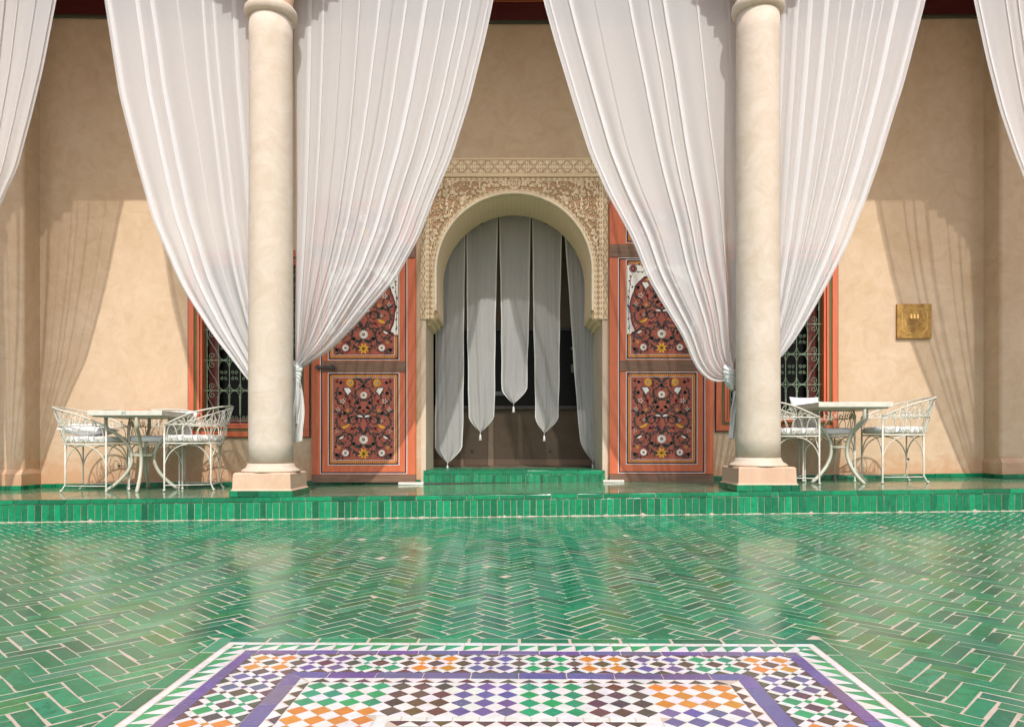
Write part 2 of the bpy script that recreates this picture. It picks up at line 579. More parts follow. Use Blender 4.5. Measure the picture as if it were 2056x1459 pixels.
def herringbone(x0, x1, y0, y1, rot, L=.158, keep=lambda x, y: True):
    w = L / 3
    cr, sr = math.cos(rot), math.sin(rot)
    R = math.hypot(x1 - x0, y1 - y0) / 2 + .3
    cx, cyy = (x0 + x1) / 2, (y0 + y1) / 2
    n = int(R / w) + 3
    for i in range(-n, n):
        for j in range(-n, n):
            k = (i - j) % 6
            if k == 0: r = (i * w, j * w, (i + 3) * w, (j + 1) * w)
            elif k == 5: r = (i * w, j * w, (i + 1) * w, (j + 3) * w)
            else: continue
            mxx, myy = (r[0] + r[2]) / 2, (r[1] + r[3]) / 2
            X = cx + mxx * cr - myy * sr; Y = cyy + mxx * sr + myy * cr
            if not (x0 - .1 < X < x1 + .1 and y0 - .1 < Y < y1 + .1) or not keep(X, Y): continue
            g_ = rnd.choice([.0018, .0024, .0028, .0032, .0046])
            j_ = lambda: rnd.gauss(0, .0014)
            pts = [(r[0] + g_ + j_(), r[1] + g_ + j_()), (r[2] - g_ + j_(), r[1] + g_ + j_()), (r[2] - g_ + j_(), r[3] - g_ + j_()), (r[0] + g_ + j_(), r[3] - g_ + j_())]
            if rnd.random() < .16:            # a chipped corner showing the mortar
                q_ = rnd.randrange(4); A_, B_, C_ = pts[q_ - 1], pts[q_], pts[(q_ + 1) % 4]
                cut = rnd.uniform(.004, .014)

                def to(p_, q2, d_):
                    L_ = math.hypot(q2[0] - p_[0], q2[1] - p_[1]); return (p_[0] + (q2[0] - p_[0]) * d_ / L_, p_[1] + (q2[1] - p_[1]) * d_ / L_)
                pts = pts[:q_] + [to(B_, A_, cut), to(B_, C_, cut * rnd.uniform(.6, 1.6))] + pts[q_ + 1:]
            yield [(cx + a * cr - b * sr, cyy + a * sr + b * cr) for a, b in pts], (X, Y)


def show(poly, zf):                         # how large a floor piece stands in the view, 0 outside
    q = []
    for x, y in poly:
        if y < .3: return 0
        q.append((x / y, (zf(x, y) - EYE) / y))
    cx = sum(p[0] for p in q) / len(q); cz = sum(p[1] for p in q) / len(q)
    if abs(cx) > 1028 / F + .02 or cz < -(1459 - 890) / F - .01: return 0
    return abs(area(q))


OFF = MHW + .052 + .004                      # mosaic with its green kerb of tiles
tiles = []
for poly, (X, Y) in herringbone(-6.6, 6.6, .9, EDGE - .01, math.radians(45 + .9), keep=lambda x, y: abs(x) < .95 * y + 1.0):
    cands = [clip(poly, lambda p: -mo_inv(*p)[1] - .056), clip(poly, lambda p: -mo_inv(*p)[0] - OFF), clip(poly, lambda p: mo_inv(*p)[0] - OFF)]
    cands = [c for c in cands if len(c) > 2]
    if not cands: continue
    c = max(cands, key=lambda p: abs(area(p)))
    c = clip(c, lambda p: EDGE - .006 - p[1])
    if len(c) < 3 or abs(area(c)) < .0003: continue
    tiles.append((show(c, gz), c))
tiles.sort(key=lambda t: -t[0])
rest = MB()
for k, (sz, c) in enumerate(tiles):
    top = rnd.gauss(0, .0002)
    if k < 285 and sz > 0:
        b = MB(); b.flat_tile(c, gz, top, .0007, .009, 0, green()); b.build('tile', M['floor_glaze'], court)
    else: rest.flat_tile(c, gz, top, .0007, .009, 0, green())
rest.build('far_tiles', M['floor_glaze'], court, kind='stuff')

# ------------------------------------------------------------------ the mosaic carpet
def mz_(x, y): return gz(x, y) + .0005


bed = MB()
q = [mo(-MHW - .052, -.052), mo(-MHW - .052, 1.9), mo(MHW + .052, 1.9), mo(MHW + .052, -.052)]
nb = 14
for j in range(nb + 1):
    for i in range(nb + 1):
        u = -MHW - .052 + 2 * (MHW + .052) * i / nb; v = -.052 + 1.952 * j / nb
        x, y = mo(u, v); bed.v.append((x, y, gz(x, y) - .001)); bed.t.append((1, 1, 1))
for j in range(nb):
    for i in range(nb):
        a = j * (nb + 1) + i
        bed.f.append((a, a + nb + 1, a + nb + 2, a + 1)); bed.m.append(0)
mosaic = bed.build('mosaic_floor', simple('pale_grout', (.60, .46, .36), .9, noise=(.5, .38, .3), nscale=40), kind='structure')

WHITE = lambda: tuple(x * rnd.uniform(.93, 1.03) for x in (.63, .595, .56))
DARK = lambda: tuple(x * rnd.uniform(.75, 1.5) for x in (.085, .055, .045))
PURP = lambda: tuple(x * rnd.uniform(.8, 1.2) for x in (.125, .095, .215))
ORNG = lambda: tuple(x * rnd.uniform(.85, 1.12) for x in (.52, .195, .03))
MGRN = lambda: tuple(x * rnd.uniform(.75, 1.15) for x in (.03, .25, .115))
mos_rest = MB()
pieces = []


def mp(poly_uv, col, name, gap=.0012):
    n = len(poly_uv)
    cu = sum(p[0] for p in poly_uv) / n; cv = sum(p[1] for p in poly_uv) / n
    out = []
    for u, v in poly_uv:
        d = math.hypot(u - cu, v - cv)
        k = max(.5, 1 - gap * 1.3 / d)
        out.append(mo(cu + (u - cu) * k + rnd.gauss(0, .0006), cv + (v - cv) * k + rnd.gauss(0, .0006)))
    if area(out) < 0: out.reverse()
    if abs(area(out)) < 1.5e-5: return
    pieces.append((show(out, gz), out, col, name))


DEP = 1.86                                   # how far the carpet is built towards the viewer


def side_frames():
    # the three borders: far one (along u) and the two flanks (along v)
    yield 'far', lambda s, t: (s, t), -MHW, MHW
    yield 'left', lambda s, t: (-MHW + t, s), 0, DEP
    yield 'right', lambda s, t: (MHW - t, s), 0, DEP


def strip(fr, s0, s1, t0, t1, pitch, colf, name, mitre=True, joint=.0012):
    kind, fn, a, b = fr
    n = max(1, round((s1 - s0) / pitch)); p = (s1 - s0) / n
    for i in range(n):
        A, B = s0 + i * p, s0 + (i + 1) * p
        q = [(A, t0), (B, t0), (B, t1), (A, t1)]
        if kind == 'far' and mitre: q = clip(clip(q, lambda m_: m_[0] + MHW - m_[1]), lambda m_: MHW - m_[0] - m_[1])
        if kind != 'far' and mitre: q = clip(q, lambda m_: m_[0] - m_[1])
        if len(q) > 2: mp([fn(s, t) for s, t in q], colf(), name, joint)


frames = list(side_frames())
for fr in frames:
    kind, fn, a, b = fr
    if kind == 'far': strip(fr, -MHW - .05, MHW + .05, -.052, -.004, .165, green, 'kerb_tile', False, .004)
    else: strip(fr, -.05, b, -.052, -.004, .165, green, 'kerb_tile', False, .004)
    strip(fr, a, b, 0, .022, .06, WHITE, 'white_strip')
    strip(fr, a, b, .083, .120, .124, PURP, 'purple_strip')
    # sawtooth of green and white triangles
    n = round((b - a) / .0595); p = (b - a) / n
    for i in range(n):
        A, B = a + i * p, a + (i + 1) * p
        t0, t1 = .0235, .082
        for q, cf, nm in (([(A, t0), (B, t0), (A, t1)], MGRN, 'green_triangle'), ([(B, t0), (B, t1), (A, t1)], WHITE, 'white_triangle')):
            if kind == 'far': q = clip(clip(q, lambda m_: m_[0] + MHW - m_[1]), lambda m_: MHW - m_[0] - m_[1])
            else: q = clip(q, lambda m_: m_[0] - m_[1])
            if len(q) > 2: mp([fn(s_, t_) for s_, t_ in q], cf(), nm)
    # corner pieces of the sawtooth
# checker border
P = (2 * (MHW - .121)) / 20
h = P / 2
la = h * .70 ; sm = h * .30                   # half diagonals of large and small lozenges
bcol = [ORNG, PURP, MGRN, ORNG, PURP, MGRN, ORNG, PURP, MGRN, ORNG]
scol = [ORNG, PURP, MGRN]


def band_ok(p):
    u, v = p
    return True


def in_band(u, v, e=1e-6):
    U = abs(u)
    return (.121 - e <= v) and (U <= MHW - .121 + e) and (v <= .121 + 2 * P + e or U >= MHW - .121 - 2 * P - e)


def clip_band(poly):
    cu = sum(p[0] for p in poly) / len(poly); cv = sum(p[1] for p in poly) / len(poly)
    q = clip(poly, lambda p: p[1] - .121)
    q = clip(q, lambda p: MHW - .121 - p[0]); q = clip(q, lambda p: p[0] + MHW - .121)
    inner = MHW - .121 - 2 * P
    if abs(cu) < inner: q = clip(q, lambda p: .121 + 2 * P - p[1])
    elif cv > .121 + 2 * P:
        q = clip(q, (lambda p: p[0] - inner) if cu > 0 else (lambda p: -inner - p[0]))
    q = clip(q, lambda p: DEP - p[1])
    return q


def colour_at(i, j):
    # i,j in units of h, counted from the outer left corner; chooses the group colour of a motif
    if j <= 4: return bcol[min(9, max(0, (i // 4)))]
    return scol[(j // 4) % 3] if True else PURP


JM = int((DEP - .121) / h) + 1
for j in range(0, JM + 1):
    for i in range(0, 41):
        if not (j <= 4 or i <= 4 or i >= 36): continue
        u = -(MHW - .121) + i * h; v = .121 + j * h
        edge = (j == 0 or i == 0 or i == 40 or (j == 4 and 4 <= i <= 36) or (j >= 4 and i in (4, 36)))
        if (i + j) % 2 == 0:
            big_dark = (j % 2 == 0)
            cf = DARK if big_dark else colour_at(i, j)
            q = [(u - la, v), (u, v + la), (u + la, v), (u, v - la)]
            q = clip_band(q)
            if len(q) > 2: mp(q, cf(), 'dark_lozenge' if big_dark else 'colour_lozenge')
        else:
            grp = (i % 4 == 0 and j <= 4) or (j % 4 == 0)
            cf = DARK if grp or edge else colour_at(i, j)
            q = clip_band([(u - sm, v), (u, v + sm), (u + sm, v), (u, v - sm)])
            if len(q) > 2: mp(q, cf(), 'small_lozenge')
        # white pieces between: along the two diagonals from this node to its lower neighbours
        for du in (-1, 1):
            a0 = la if (i + j) % 2 == 0 else sm
            i2, j2 = i + du, j + 1
            # rhomboid around the midpoint of the cell
        if i < 40 and j < JM:
            cu, cv = u + h / 2, v + h / 2
            bigc = [(u, v), (u + h, v + h)] if (i + j) % 2 == 0 else [(u + h, v), (u, v + h)]
            smc = [(u + h, v), (u, v + h)] if (i + j) % 2 == 0 else [(u, v), (u + h, v + h)]
            # octagon-free cell: region left by two large and two small corner cuts
            q = [(u, v), (u + h, v), (u + h, v + h), (u, v + h)]
            for (bx, by) in bigc:
                q = clip(q, lambda p, bx=bx, by=by: abs(p[0] - bx) + abs(p[1] - by) - la)
            for (bx, by) in smc:
                q = clip(q, lambda p, bx=bx, by=by: abs(p[0] - bx) + abs(p[1] - by) - sm)
            ok = (j < 4 or i < 4 or i >= 36)
            if ok and len(q) > 2:
                q = [p for p in q if p[1] <= DEP]
                if len(q) > 2: mp(q, WHITE(), 'white_piece', .0006)

T1 = .121 + 2 * P                            # inner purple band
T2 = T1 + .050
for fr in frames:
    kind, fn, a, b = fr
    strip(fr, a + .0, b, T1 + .001, T2, .134, PURP, 'wide_purple_strip')
# zigzag of dark triangles, inner chequer
T3 = T2 + .034
IW = MHW - T3
p2 = 2 * IW / 20
for fr in frames:
    kind, fn, a, b = fr
    if kind == 'far': A, B = -IW, IW
    else: A, B = T3, DEP
    n = round((B - A) / p2)
    for i in range(n):
        s0 = A + i * p2; s1 = s0 + p2; sm_ = (s0 + s1) / 2
        mp([fn(s0 + .002, T3 - .001), fn(s1 - .002, T3 - .001), fn(sm_, T2 + .006)], DARK(), 'dark_triangle')
        mp([fn(sm_ - p2 + .001, T2 + .001), fn(sm_, T2 + .001), fn(s0, T3 - .002)], WHITE(), 'white_triangle')
CB_V = T3 + 4 * p2                           # centre block
CBH = 5.75 * p2
rows = int((DEP - T3) / p2)
cells = {}
for j in range(rows):
    for i in range(20):
        u = -IW + (i + .5) * p2; v = T3 + (j + .5) * p2
        if j >= 4 and 4 <= i <= 15: continue
        if j < 3: cf = [MGRN] * 4 + [DARK] * 3 + [PURP] * 3 + [MGRN] * 3 + [DARK] * 3 + [ORNG] * 4
        elif j == 3: cf = [ORNG] * 4 + [DARK] * 3 + [PURP] * 3 + [MGRN] * 3 + [DARK] * 3 + [PURP] * 4
        else: cf = [[ORNG, PURP, DARK, MGRN][((j - 3) // 4) % 4]] * 4 + [DARK] * 12 + [[PURP, ORNG, MGRN, DARK][((j - 3) // 4) % 4]] * 4
        hh = p2 / 2
        mp([(u - hh, v), (u, v + hh), (u + hh, v), (u, v - hh)], cf[i](), 'chequer_tile')
    for i in range(21):
        u = -IW + i * p2; v = T3 + (j + 1) * p2
        if j >= 4 and 4 < i < 16: continue
        hh = p2 / 2
        q = [(u - hh, v), (u, v + hh), (u + hh, v), (u, v - hh)]
        q = clip(clip(q, lambda p: p[0] + IW), lambda p: IW - p[0])
        if j == 3 and 4 <= i <= 16: q = clip(q, lambda p: CB_V - p[1] + .0005)
        if j > 3 and i == 4: q = clip(q, lambda p: -6 * p2 - p[0])
        if j > 3 and i == 16: q = clip(q, lambda p: p[0] - 6 * p2)
        if len(q) > 2: mp(q, WHITE(), 'white_chequer_tile')
for i in range(20):
    u = -IW + (i + .5) * p2; hh = p2 / 2
    mp([(u - p2 + .0005, T3), (u - hh, T3 + hh), (u, T3)] if i else [(-IW, T3), (-IW, T3 + hh), (u, T3)], WHITE(), 'white_triangle')
for (s0, s1, t0, t1, pit) in ((-6 * p2, 6 * p2, CB_V + .001, CB_V + .031, .0605),):
    n = round((s1 - s0) / pit)
    for i in range(n):
        a = s0 + (s1 - s0) * i / n; b = s0 + (s1 - s0) * (i + 1) / n
        mp([(a, t0), (b, t0), (b, t1), (a, t1)], WHITE(), 'white_strip')
for sgn in (-1, 1):
    for i in range(8):
        v0 = CB_V + .033 + i * .06
        if v0 + .06 > DEP: break
        a, b = sorted((sgn * 6 * p2, sgn * (6 * p2 - .034)))
        mp([(a, v0), (b, v0), (b, v0 + .058), (a, v0 + .058)], WHITE(), 'white_strip')
n = 12
s0 = -6 * p2 + .036; s1 = -s0
for i in range(n):
    a = s0 + (s1 - s0) * i / n; b = s0 + (s1 - s0) * (i + 1) / n
    t0 = CB_V + .032; t1 = t0 + .029
    mp([(a + .001, t0), (b - .001, t0), ((a + b) / 2, t1)], DARK(), 'dark_triangle')
    mp([((a + b) / 2, t1), (b, t0 + .001), ((a + b) / 2 + (b - a), t1)], WHITE(), 'white_triangle')
for i in range(5):
    for j in range(2):
        a = s0 + .03 + (s1 - s0 - .06) * i / 5; b = a + (s1 - s0 - .06) / 5 - .004
        v0 = CB_V + .066 + j * .1
        mp([(a, v0), (b, v0), (b, v0 + .094), (a, v0 + .094)], MGRN() if i in (0, 4) else ORNG() if False else tuple(x for x in (.55, .36, .22)), 'centre_tile')

pieces.sort(key=lambda t: -t[0])
cnt = {}
for sz, poly, col, name in pieces:
    cnt[name] = cnt.get(name, 0) + 1
    if sz > 6e-6 and cnt[name] <= 240 and sum(1 for _ in ()) == 0:
        b = MB(); b.flat_tile(poly, gz, .0006 + rnd.gauss(0, .0003), .0006, .004, 0, col)
        b.build(name, M['mosaic_glaze'], mosaic)
    else: mos_rest.flat_tile(poly, gz, .0006 + rnd.gauss(0, .0003), .0006, .004, 0, col)
if mos_rest.v: mos_rest.build('small_mosaic_pieces', M['mosaic_glaze'], mosaic, kind='stuff')

# ------------------------------------------------------------------ terrace
t = MB()
nx = 30
for i in range(nx + 1):
    x = -8 + 16 * i / nx
    z = -.004
    t.v += [(x, EDGE + .004, -STEP - .1), (x, EDGE + .004, z), (x, WALL + .05, z), (x, WALL + .05, -STEP - .1)]
    t.t += [(1, 1, 1)] * 4
for i in range(nx):
    a = i * 4
    t.f += [(a, a + 4, a + 5, a + 1), (a + 1, a + 5, a + 6, a + 2)]; t.m += [0, 0]
terrace = t.build('terrace', M['grout'], kind='structure', shear=True)
tz = lambda x, y: S * x
tt = MB()
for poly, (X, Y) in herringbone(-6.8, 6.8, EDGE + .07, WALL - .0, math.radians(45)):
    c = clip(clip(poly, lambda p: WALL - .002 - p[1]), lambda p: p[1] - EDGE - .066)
    if len(c) > 2 and abs(area(c)) > .0003: tt.flat_tile(c, tz, rnd.gauss(0, .0002), .0008, .008, 0, tuple(.66 * a_ + .34 * b_ for a_, b_ in zip(green(), (.27, .22, .15))), .0012)  # beige reflection of the wall mixed into the tile green
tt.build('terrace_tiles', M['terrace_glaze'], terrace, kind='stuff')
x = -4.55
while x < 4.55:
    w = rnd.uniform(.194, .208)
    if rnd.random() < .08: w *= .25
    b = MB(); b.tile_box(x + .002, x + w - .002, EDGE - .004 + rnd.uniform(-.0015, .0015), EDGE + .063, -.0335, .001, .003, 0, vivid(), .001)
    v = b.v
    b.v = [(p[0], p[1], p[2] + S * p[0]) for p in v]
    # top of the edge tile
    k = len(b.v); o = b.v
    b.f.append((3, 2, 6, 7)); b.m.append(0)
    b.f.append((7, 6, 10, 11)); b.m.append(0)
    b.build('edge_tile', M['glaze'], terrace)
    x += w
fl = MB()                                     # rough mortar along the foot of the riser
x = -4.6; prof_ = []
while x < 4.6:
    hgt = max(.001, rnd.gauss(.0038, .0022)) + (rnd.uniform(.006, .02) if rnd.random() < .02 else 0)
    prof_.append((x, hgt)); x += .02
for (xa, ha), (xb_, hb_) in zip(prof_, prof_[1:]):
    za, zb_ = gz(xa, EDGE), gz(xb_, EDGE)
    fl.add([(xa, EDGE - .006 - ha * .8, za - .001), (xb_, EDGE - .006 - hb_ * .8, zb_ - .001), (xb_, EDGE - .003, zb_ + hb_), (xa, EDGE - .003, za + ha), (xb_, EDGE + .004, zb_ + hb_), (xa, EDGE + .004, za + ha)], [(0, 1, 2, 3), (3, 2, 4, 5)])
fl.build('mortar_fillet', M['grout'], terrace, smooth=True)
x = -4.5
while x < 4.5:
    w = rnd.uniform(.047, .056)
    z0 = -STEP + rnd.uniform(-.004, .004)
    b = MB(); b.tile_box(x + .0019, x + w - .0019, EDGE - .001 + rnd.uniform(-.001, .001), EDGE + .01, z0, -.037 + rnd.uniform(-.002, .001), .0022, 0, vivid(), .0011)
    b.v = [(p[0], p[1], p[2] + S * p[0]) for p in b.v]
    b.build('riser_tile', M['glaze'], terrace)
    x += w

# ------------------------------------------------------------------ pavilion wall
XC = .022                                   # axis of the arch
AW = .958                                   # half width of its carved surround
WTOP = 5.15
WX = {'l': (-3.314, -2.075), 'r': (2.09, 3.335)}
WZ0, WZ1 = .500, 2.40
xb = sorted([-8, -6.5, WX['l'][0] + .10, WX['l'][1] - .10, XC - AW, XC + AW, WX['r'][0] + .10, WX['r'][1] - .10, 6.5, 8] + [-5.5, -4.3, -1.5, 1.5, 4.3, 5.5])
zb = [0, WZ0 + .10, 1.2, WZ1 - .10, 3.262, 4.2, WTOP]


def hole(x, z):
    if abs(x - XC) < AW and z < 3.262: return True
    for k in ('l', 'r'):
        if WX[k][0] + .10 < x < WX[k][1] - .10 and WZ0 + .1 < z < WZ1 - .1: return True
    return False


w = MB()
for i in range(len(xb) - 1):
    for j in range(len(zb) - 1):
        if hole((xb[i] + xb[i + 1]) / 2, (zb[j] + zb[j + 1]) / 2): continue
        w.add([(xb[i], WALL, zb[j]), (xb[i + 1], WALL, zb[j]), (xb[i + 1], WALL, zb[j + 1]), (xb[i], WALL, zb[j + 1])], [(0, 1, 2, 3)])
for k in ('l', 'r'):
    a, b_ = WX[k][0] + .10, WX[k][1] - .10; c, d = WZ0 + .1, WZ1 - .1
    y0, y1 = WALL, WALL + .35
    w.add([(a, y0, c), (a, y1, c), (a, y1, d), (a, y0, d)], [(0, 1, 2, 3)])
    w.add([(b_, y0, c), (b_, y0, d), (b_, y1, d), (b_, y1, c)], [(0, 1, 2, 3)])
    w.add([(a, y0, c), (b_, y0, c), (b_, y1, c), (a, y1, c)], [(0, 1, 2, 3)])
    w.add([(a, y0, d), (a, y1, d), (b_, y1, d), (b_, y0, d)], [(0, 1, 2, 3)])
wall = w.build('wall', M['wall'], shear=True)
tag(wall, 'long ochre plastered pavilion wall behind the columns and curtains', 'wall')
# pilasters closing the bay on both sides
PD = 7.262
for (a, b_) in ((-8, -4.848), (4.844, 8)):
    p = MB()
    inner = b_ if a < 0 else a
    sg = 1 if a < 0 else -1
    r = .035
    prof = [(inner, WALL + .01)]
    for k in range(7):
        t_ = PI / 2 * k / 6
        prof.append((inner - sg * r + sg * r * math.cos(t_), PD + r - r * math.sin(t_)))
    prof.append((a if a < 0 else b_, PD))
    zs = [.19, 1.2, 2.4, 3.6, WTOP]
    for z0, z1 in zip(zs, zs[1:]):
        for k in range(len(prof) - 1):
            p.add([(*prof[k], z0), (*prof[k + 1], z0), (*prof[k + 1], z1), (*prof[k], z1)], [(0, 1, 2, 3) if a > 0 else (3, 2, 1, 0)])
    pl_ = p.build('pilaster', M['wall'], wall, shear=True, smooth=False)
    q = MB()
    if a < 0: q.box(a, inner + .012, PD - .045, WALL + .01, .04, .155); q.add([(a, PD - .045, .155), (inner + .012, PD - .045, .155), (inner, PD, .20), (a, PD, .20)], [(0, 1, 2, 3)]); q.add([(inner + .012, PD - .045, .155), (inner + .012, WALL, .155), (inner, WALL, .20), (inner, PD, .20)], [(0, 1, 2, 3)])
    else: q.box(inner - .012, b_, PD - .045, WALL + .01, .04, .155); q.add([(inner - .012, PD - .045, .155), (b_, PD - .045, .155), (b_, PD, .20), (inner, PD, .20)], [(0, 1, 2, 3)]); q.add([(inner - .012, WALL, .155), (inner - .012, PD - .045, .155), (inner, PD, .20), (inner, WALL, .20)], [(0, 1, 2, 3)])
    q.build('pilaster_base', M['wall'], wall, shear=True)


def skirting(x0, x1, y):
    x = x0
    while x < x1 - .01:
        wd = min(rnd.uniform(.146, .158), x1 - x)
        if x1 - x - wd < .03: wd = x1 - x
        b = MB(); b.tile_box(x + .0015, x + wd - .0015, y - .012, y + .02, .001, .042, .002, 0, tuple(c * .9 for c in vivid()), .0012)
        b.v = [(p[0], p[1], p[2] + S * p[0]) for p in b.v]
        b.f.append((3, 2, 6, 7)); b.m.append(0); b.f.append((7, 6, 10, 11)); b.m.append(0)
        b.build('skirting_tile', M['glaze'], wall)
        x += wd


skirting(-4.83, XC - AW, WALL)
skirting(XC + AW, 4.83, WALL)
skirting(-5.6, -4.832, PD - .045)
skirting(4.828, 5.6, PD - .045)


def side_skirting(x, sg):
    y = PD - .04
    while y < WALL - .03:
        b = MB()
        b.tile_box(y + .0015, min(y + .09, WALL - .012) - .0015, 0, .02, .001, .042, .002, 0, vivid(), .001)
        b.v = [(x - sg * p[1] + sg * .012, p[0], p[2] + S * x) for p in b.v]
        b.build('skirting_tile', M['glaze'], wall)
        y += .09


side_skirting(-4.836, 1)
side_skirting(4.832, -1)

for (u, v, y) in ((243.8, 848, WALL), (239.5, 934.6, WALL), (1823.6, 921, WALL)):
    b = MB()
    X, Z = mx(u, y), mz(v, y)
    b.lathe([(.012, 0), (.011, .006), (.004, .007)], 12)
    b.v = [(X + p[0], y - p[2], Z + p[1]) for p in b.v]
    b.build('wall_socket', M['iron_dark'], wall, smooth=True)

# painted wooden frieze and ceiling
fz = MB()
xs_ = [-8, -6, -4.49, -2.5, 0, 2.4, 4.46, 6, 8]
zf_ = lambda x: 4.697 + .061 * min(1, (abs(x) / 4.4) ** 2)
for x0, x1 in zip(xs_, xs_[1:]):
    a, b_ = zf_(x0), zf_(x1)
    fz.add([(x0, WALL - .05, a + .01), (x1, WALL - .05, b_ + .01), (x1, WALL - .05, b_ + .42), (x0, WALL - .05, a + .42), (x0, WALL, a + .01), (x1, WALL, b_ + .01)], [(0, 1, 2, 3), (4, 5, 1, 0)])
frieze_board = fz.build('frieze_board', M['maroon'])
tag(frieze_board, 'dark maroon painted timber frieze running along the top of the wall', 'frieze')
gl = MB(); ol = MB()
for x0, x1 in zip(xs_, xs_[1:]):
    a, b_ = zf_(x0), zf_(x1)
    for mb_, zz, hh, dd in ((gl, -.012, .022, .062), (ol, .205, .009, .056)):
        y = WALL - dd
        mb_.add([(x0, y, a + zz), (x1, y, b_ + zz), (x1, y, b_ + zz + hh), (x0, y, a + zz + hh), (x0, WALL - .03, a + zz), (x1, WALL - .03, b_ + zz), (x1, WALL - .03, b_ + zz + hh), (x0, WALL - .03, a + zz + hh)], [(0, 1, 2, 3), (4, 5, 1, 0), (3, 2, 6, 7)])
gl.build('green_moulding', simple('dull_green_paint', (.05, .06, .035), .5), frieze_board)
ol.build('orange_line', simple('orange_line_paint', (.45, .12, .03), .5), frieze_board)
cl = MB()
for k in range(26):
    x0 = -6.9 + k * .54
    cl.box(x0, x0 + .2, 6.02, WALL - .055, 5.02, 5.12)
roof = MB(); roof.box(-9, 9, 5.98, 11, 5.13, 5.6)
roofo = roof.build('roof', M['maroon']); tag(roofo, 'dark timber roof of the pavilion above the curtains, just out of sight', 'roof')
cl.build('ceiling_beam_row', M['brown'], roofo, kind='stuff')
bm = MB()
bm.box(-9, 9, 5.85, 6.12, 4.846, 5.6)
beam = bm.build('eave_beam', M['plinth'])
tag(beam, 'deep plastered eave beam carried by the round columns', 'beam')

# ------------------------------------------------------------------ carved arch
ZC = mz(545, WALL); ZS = mz(624, WALL); ZJ = mz(641, WALL); ZT = mz(357, WALL); RF = .792
arch = thing('carved_arch', (XC, WALL, 0), 'horseshoe archway of cream carved stucco with square frame between the two painted doors', 'archway')
ZSH = S * XC


def relief_grid(name, x0, x1, z0, z1, res, hf, keep, depth, yoff):
    nx_ = int(round((x1 - x0) / res)); nz_ = int(round((z1 - z0) / res))
    xs = np.linspace(x0, x1, nx_ + 1); zs = np.linspace(z0, z1, nz_ + 1)
    Xg, Zg = np.meshgrid(xs, zs)
    H = hf(Xg, Zg)
    V = np.stack([Xg, yoff - depth * H, Zg], -1).reshape(-1, 3)
    idx = np.arange((nx_ + 1) * (nz_ + 1)).reshape(nz_ + 1, nx_ + 1)
    Fq = np.stack([idx[:-1, :-1], idx[:-1, 1:], idx[1:, 1:], idx[1:, :-1]], -1).reshape(-1, 4)
    cxg = (Xg[:-1, :-1] + Xg[1:, 1:]) / 2; czg = (Zg[:-1, :-1] + Zg[1:, 1:]) / 2
    Fq = Fq[keep(cxg, czg).reshape(-1)]
    me = bpy.data.meshes.new(name)
    me.vertices.add(len(V)); me.vertices.foreach_set('co', V.ravel())
    me.loops.add(len(Fq) * 4); me.loops.foreach_set('vertex_index', Fq.ravel().astype(np.int32))
    me.polygons.add(len(Fq)); me.polygons.foreach_set('loop_start', np.arange(0, len(Fq) * 4, 4, dtype=np.int32))
    me.polygons.foreach_set('use_smooth', np.ones(len(Fq), dtype=bool))
    at = me.attributes.new('relief', 'FLOAT', 'POINT'); at.data.foreach_set('value', H.ravel().astype(np.float32))
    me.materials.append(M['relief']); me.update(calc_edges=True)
    o = bpy.data.objects.new(name, me); COL.objects.link(o); o.parent = arch
    return o


def chain(s, t, P_=.055):
    # two crossing strands with a bead in each eye, t in -1..1
    a = .62 * np.sin(PI * s / P_)
    d = np.minimum(abs(t - a), abs(t + a))
    h1 = np.sqrt(np.clip(1 - (d / .30) ** 2, 0, 1))
    eye = ((s / P_ + .5) % 1 - .0)
    e = (s / P_) % 1 - .5
    h2 = np.sqrt(np.clip(1 - (e / .27) ** 2 - (t / .36) ** 2, 0, 1)) * .95
    return np.maximum(h1 * .85, h2)


def starband(s, t, P_=.135):
    e = abs(((s / P_) + .5) % 1 - .5) * 2          # 0 at the diamond middle, 1 at its tips
    at_ = abs(t)
    dia = abs(e + at_ - 1.0) * 1.5
    dia2 = abs(e + at_ - .82)
    h1 = np.clip(1 - dia / .085, 0, 1); h2 = np.clip(1 - dia2 / .06, 0, 1) * .8
    cross = np.clip(1 - abs(e - 1) / .07, 0, 1) * .8
    diag = np.clip(1 - abs((1 - e) - at_) / .07, 0, 1) * .7
    fil = np.clip(.62 + .5 * np.sin((s / P_ * 6 + t * 1.7) * PI) * np.sin((s / P_ * 6 - t * 1.7) * PI), 0, .9)
    groove = (abs(e + at_ - .91) < .045) | (abs(e + at_ - 1.12) < .05)
    fil = np.where(groove, 0, fil)
    rim = np.clip(1 - abs(at_ - .96) / .05, 0, 1)
    return np.clip(np.maximum.reduce([h1, h2, cross, diag, fil * (dia > .04), rim]), 0, 1)


RES = .0036
gx = np.arange(0, AW + RES, RES); gzv = np.arange(ZJ, ZT + RES, RES)
GX, GZ = np.meshgrid(gx, gzv)                       # right half only, mirrored for the left
HF = np.zeros_like(GX)


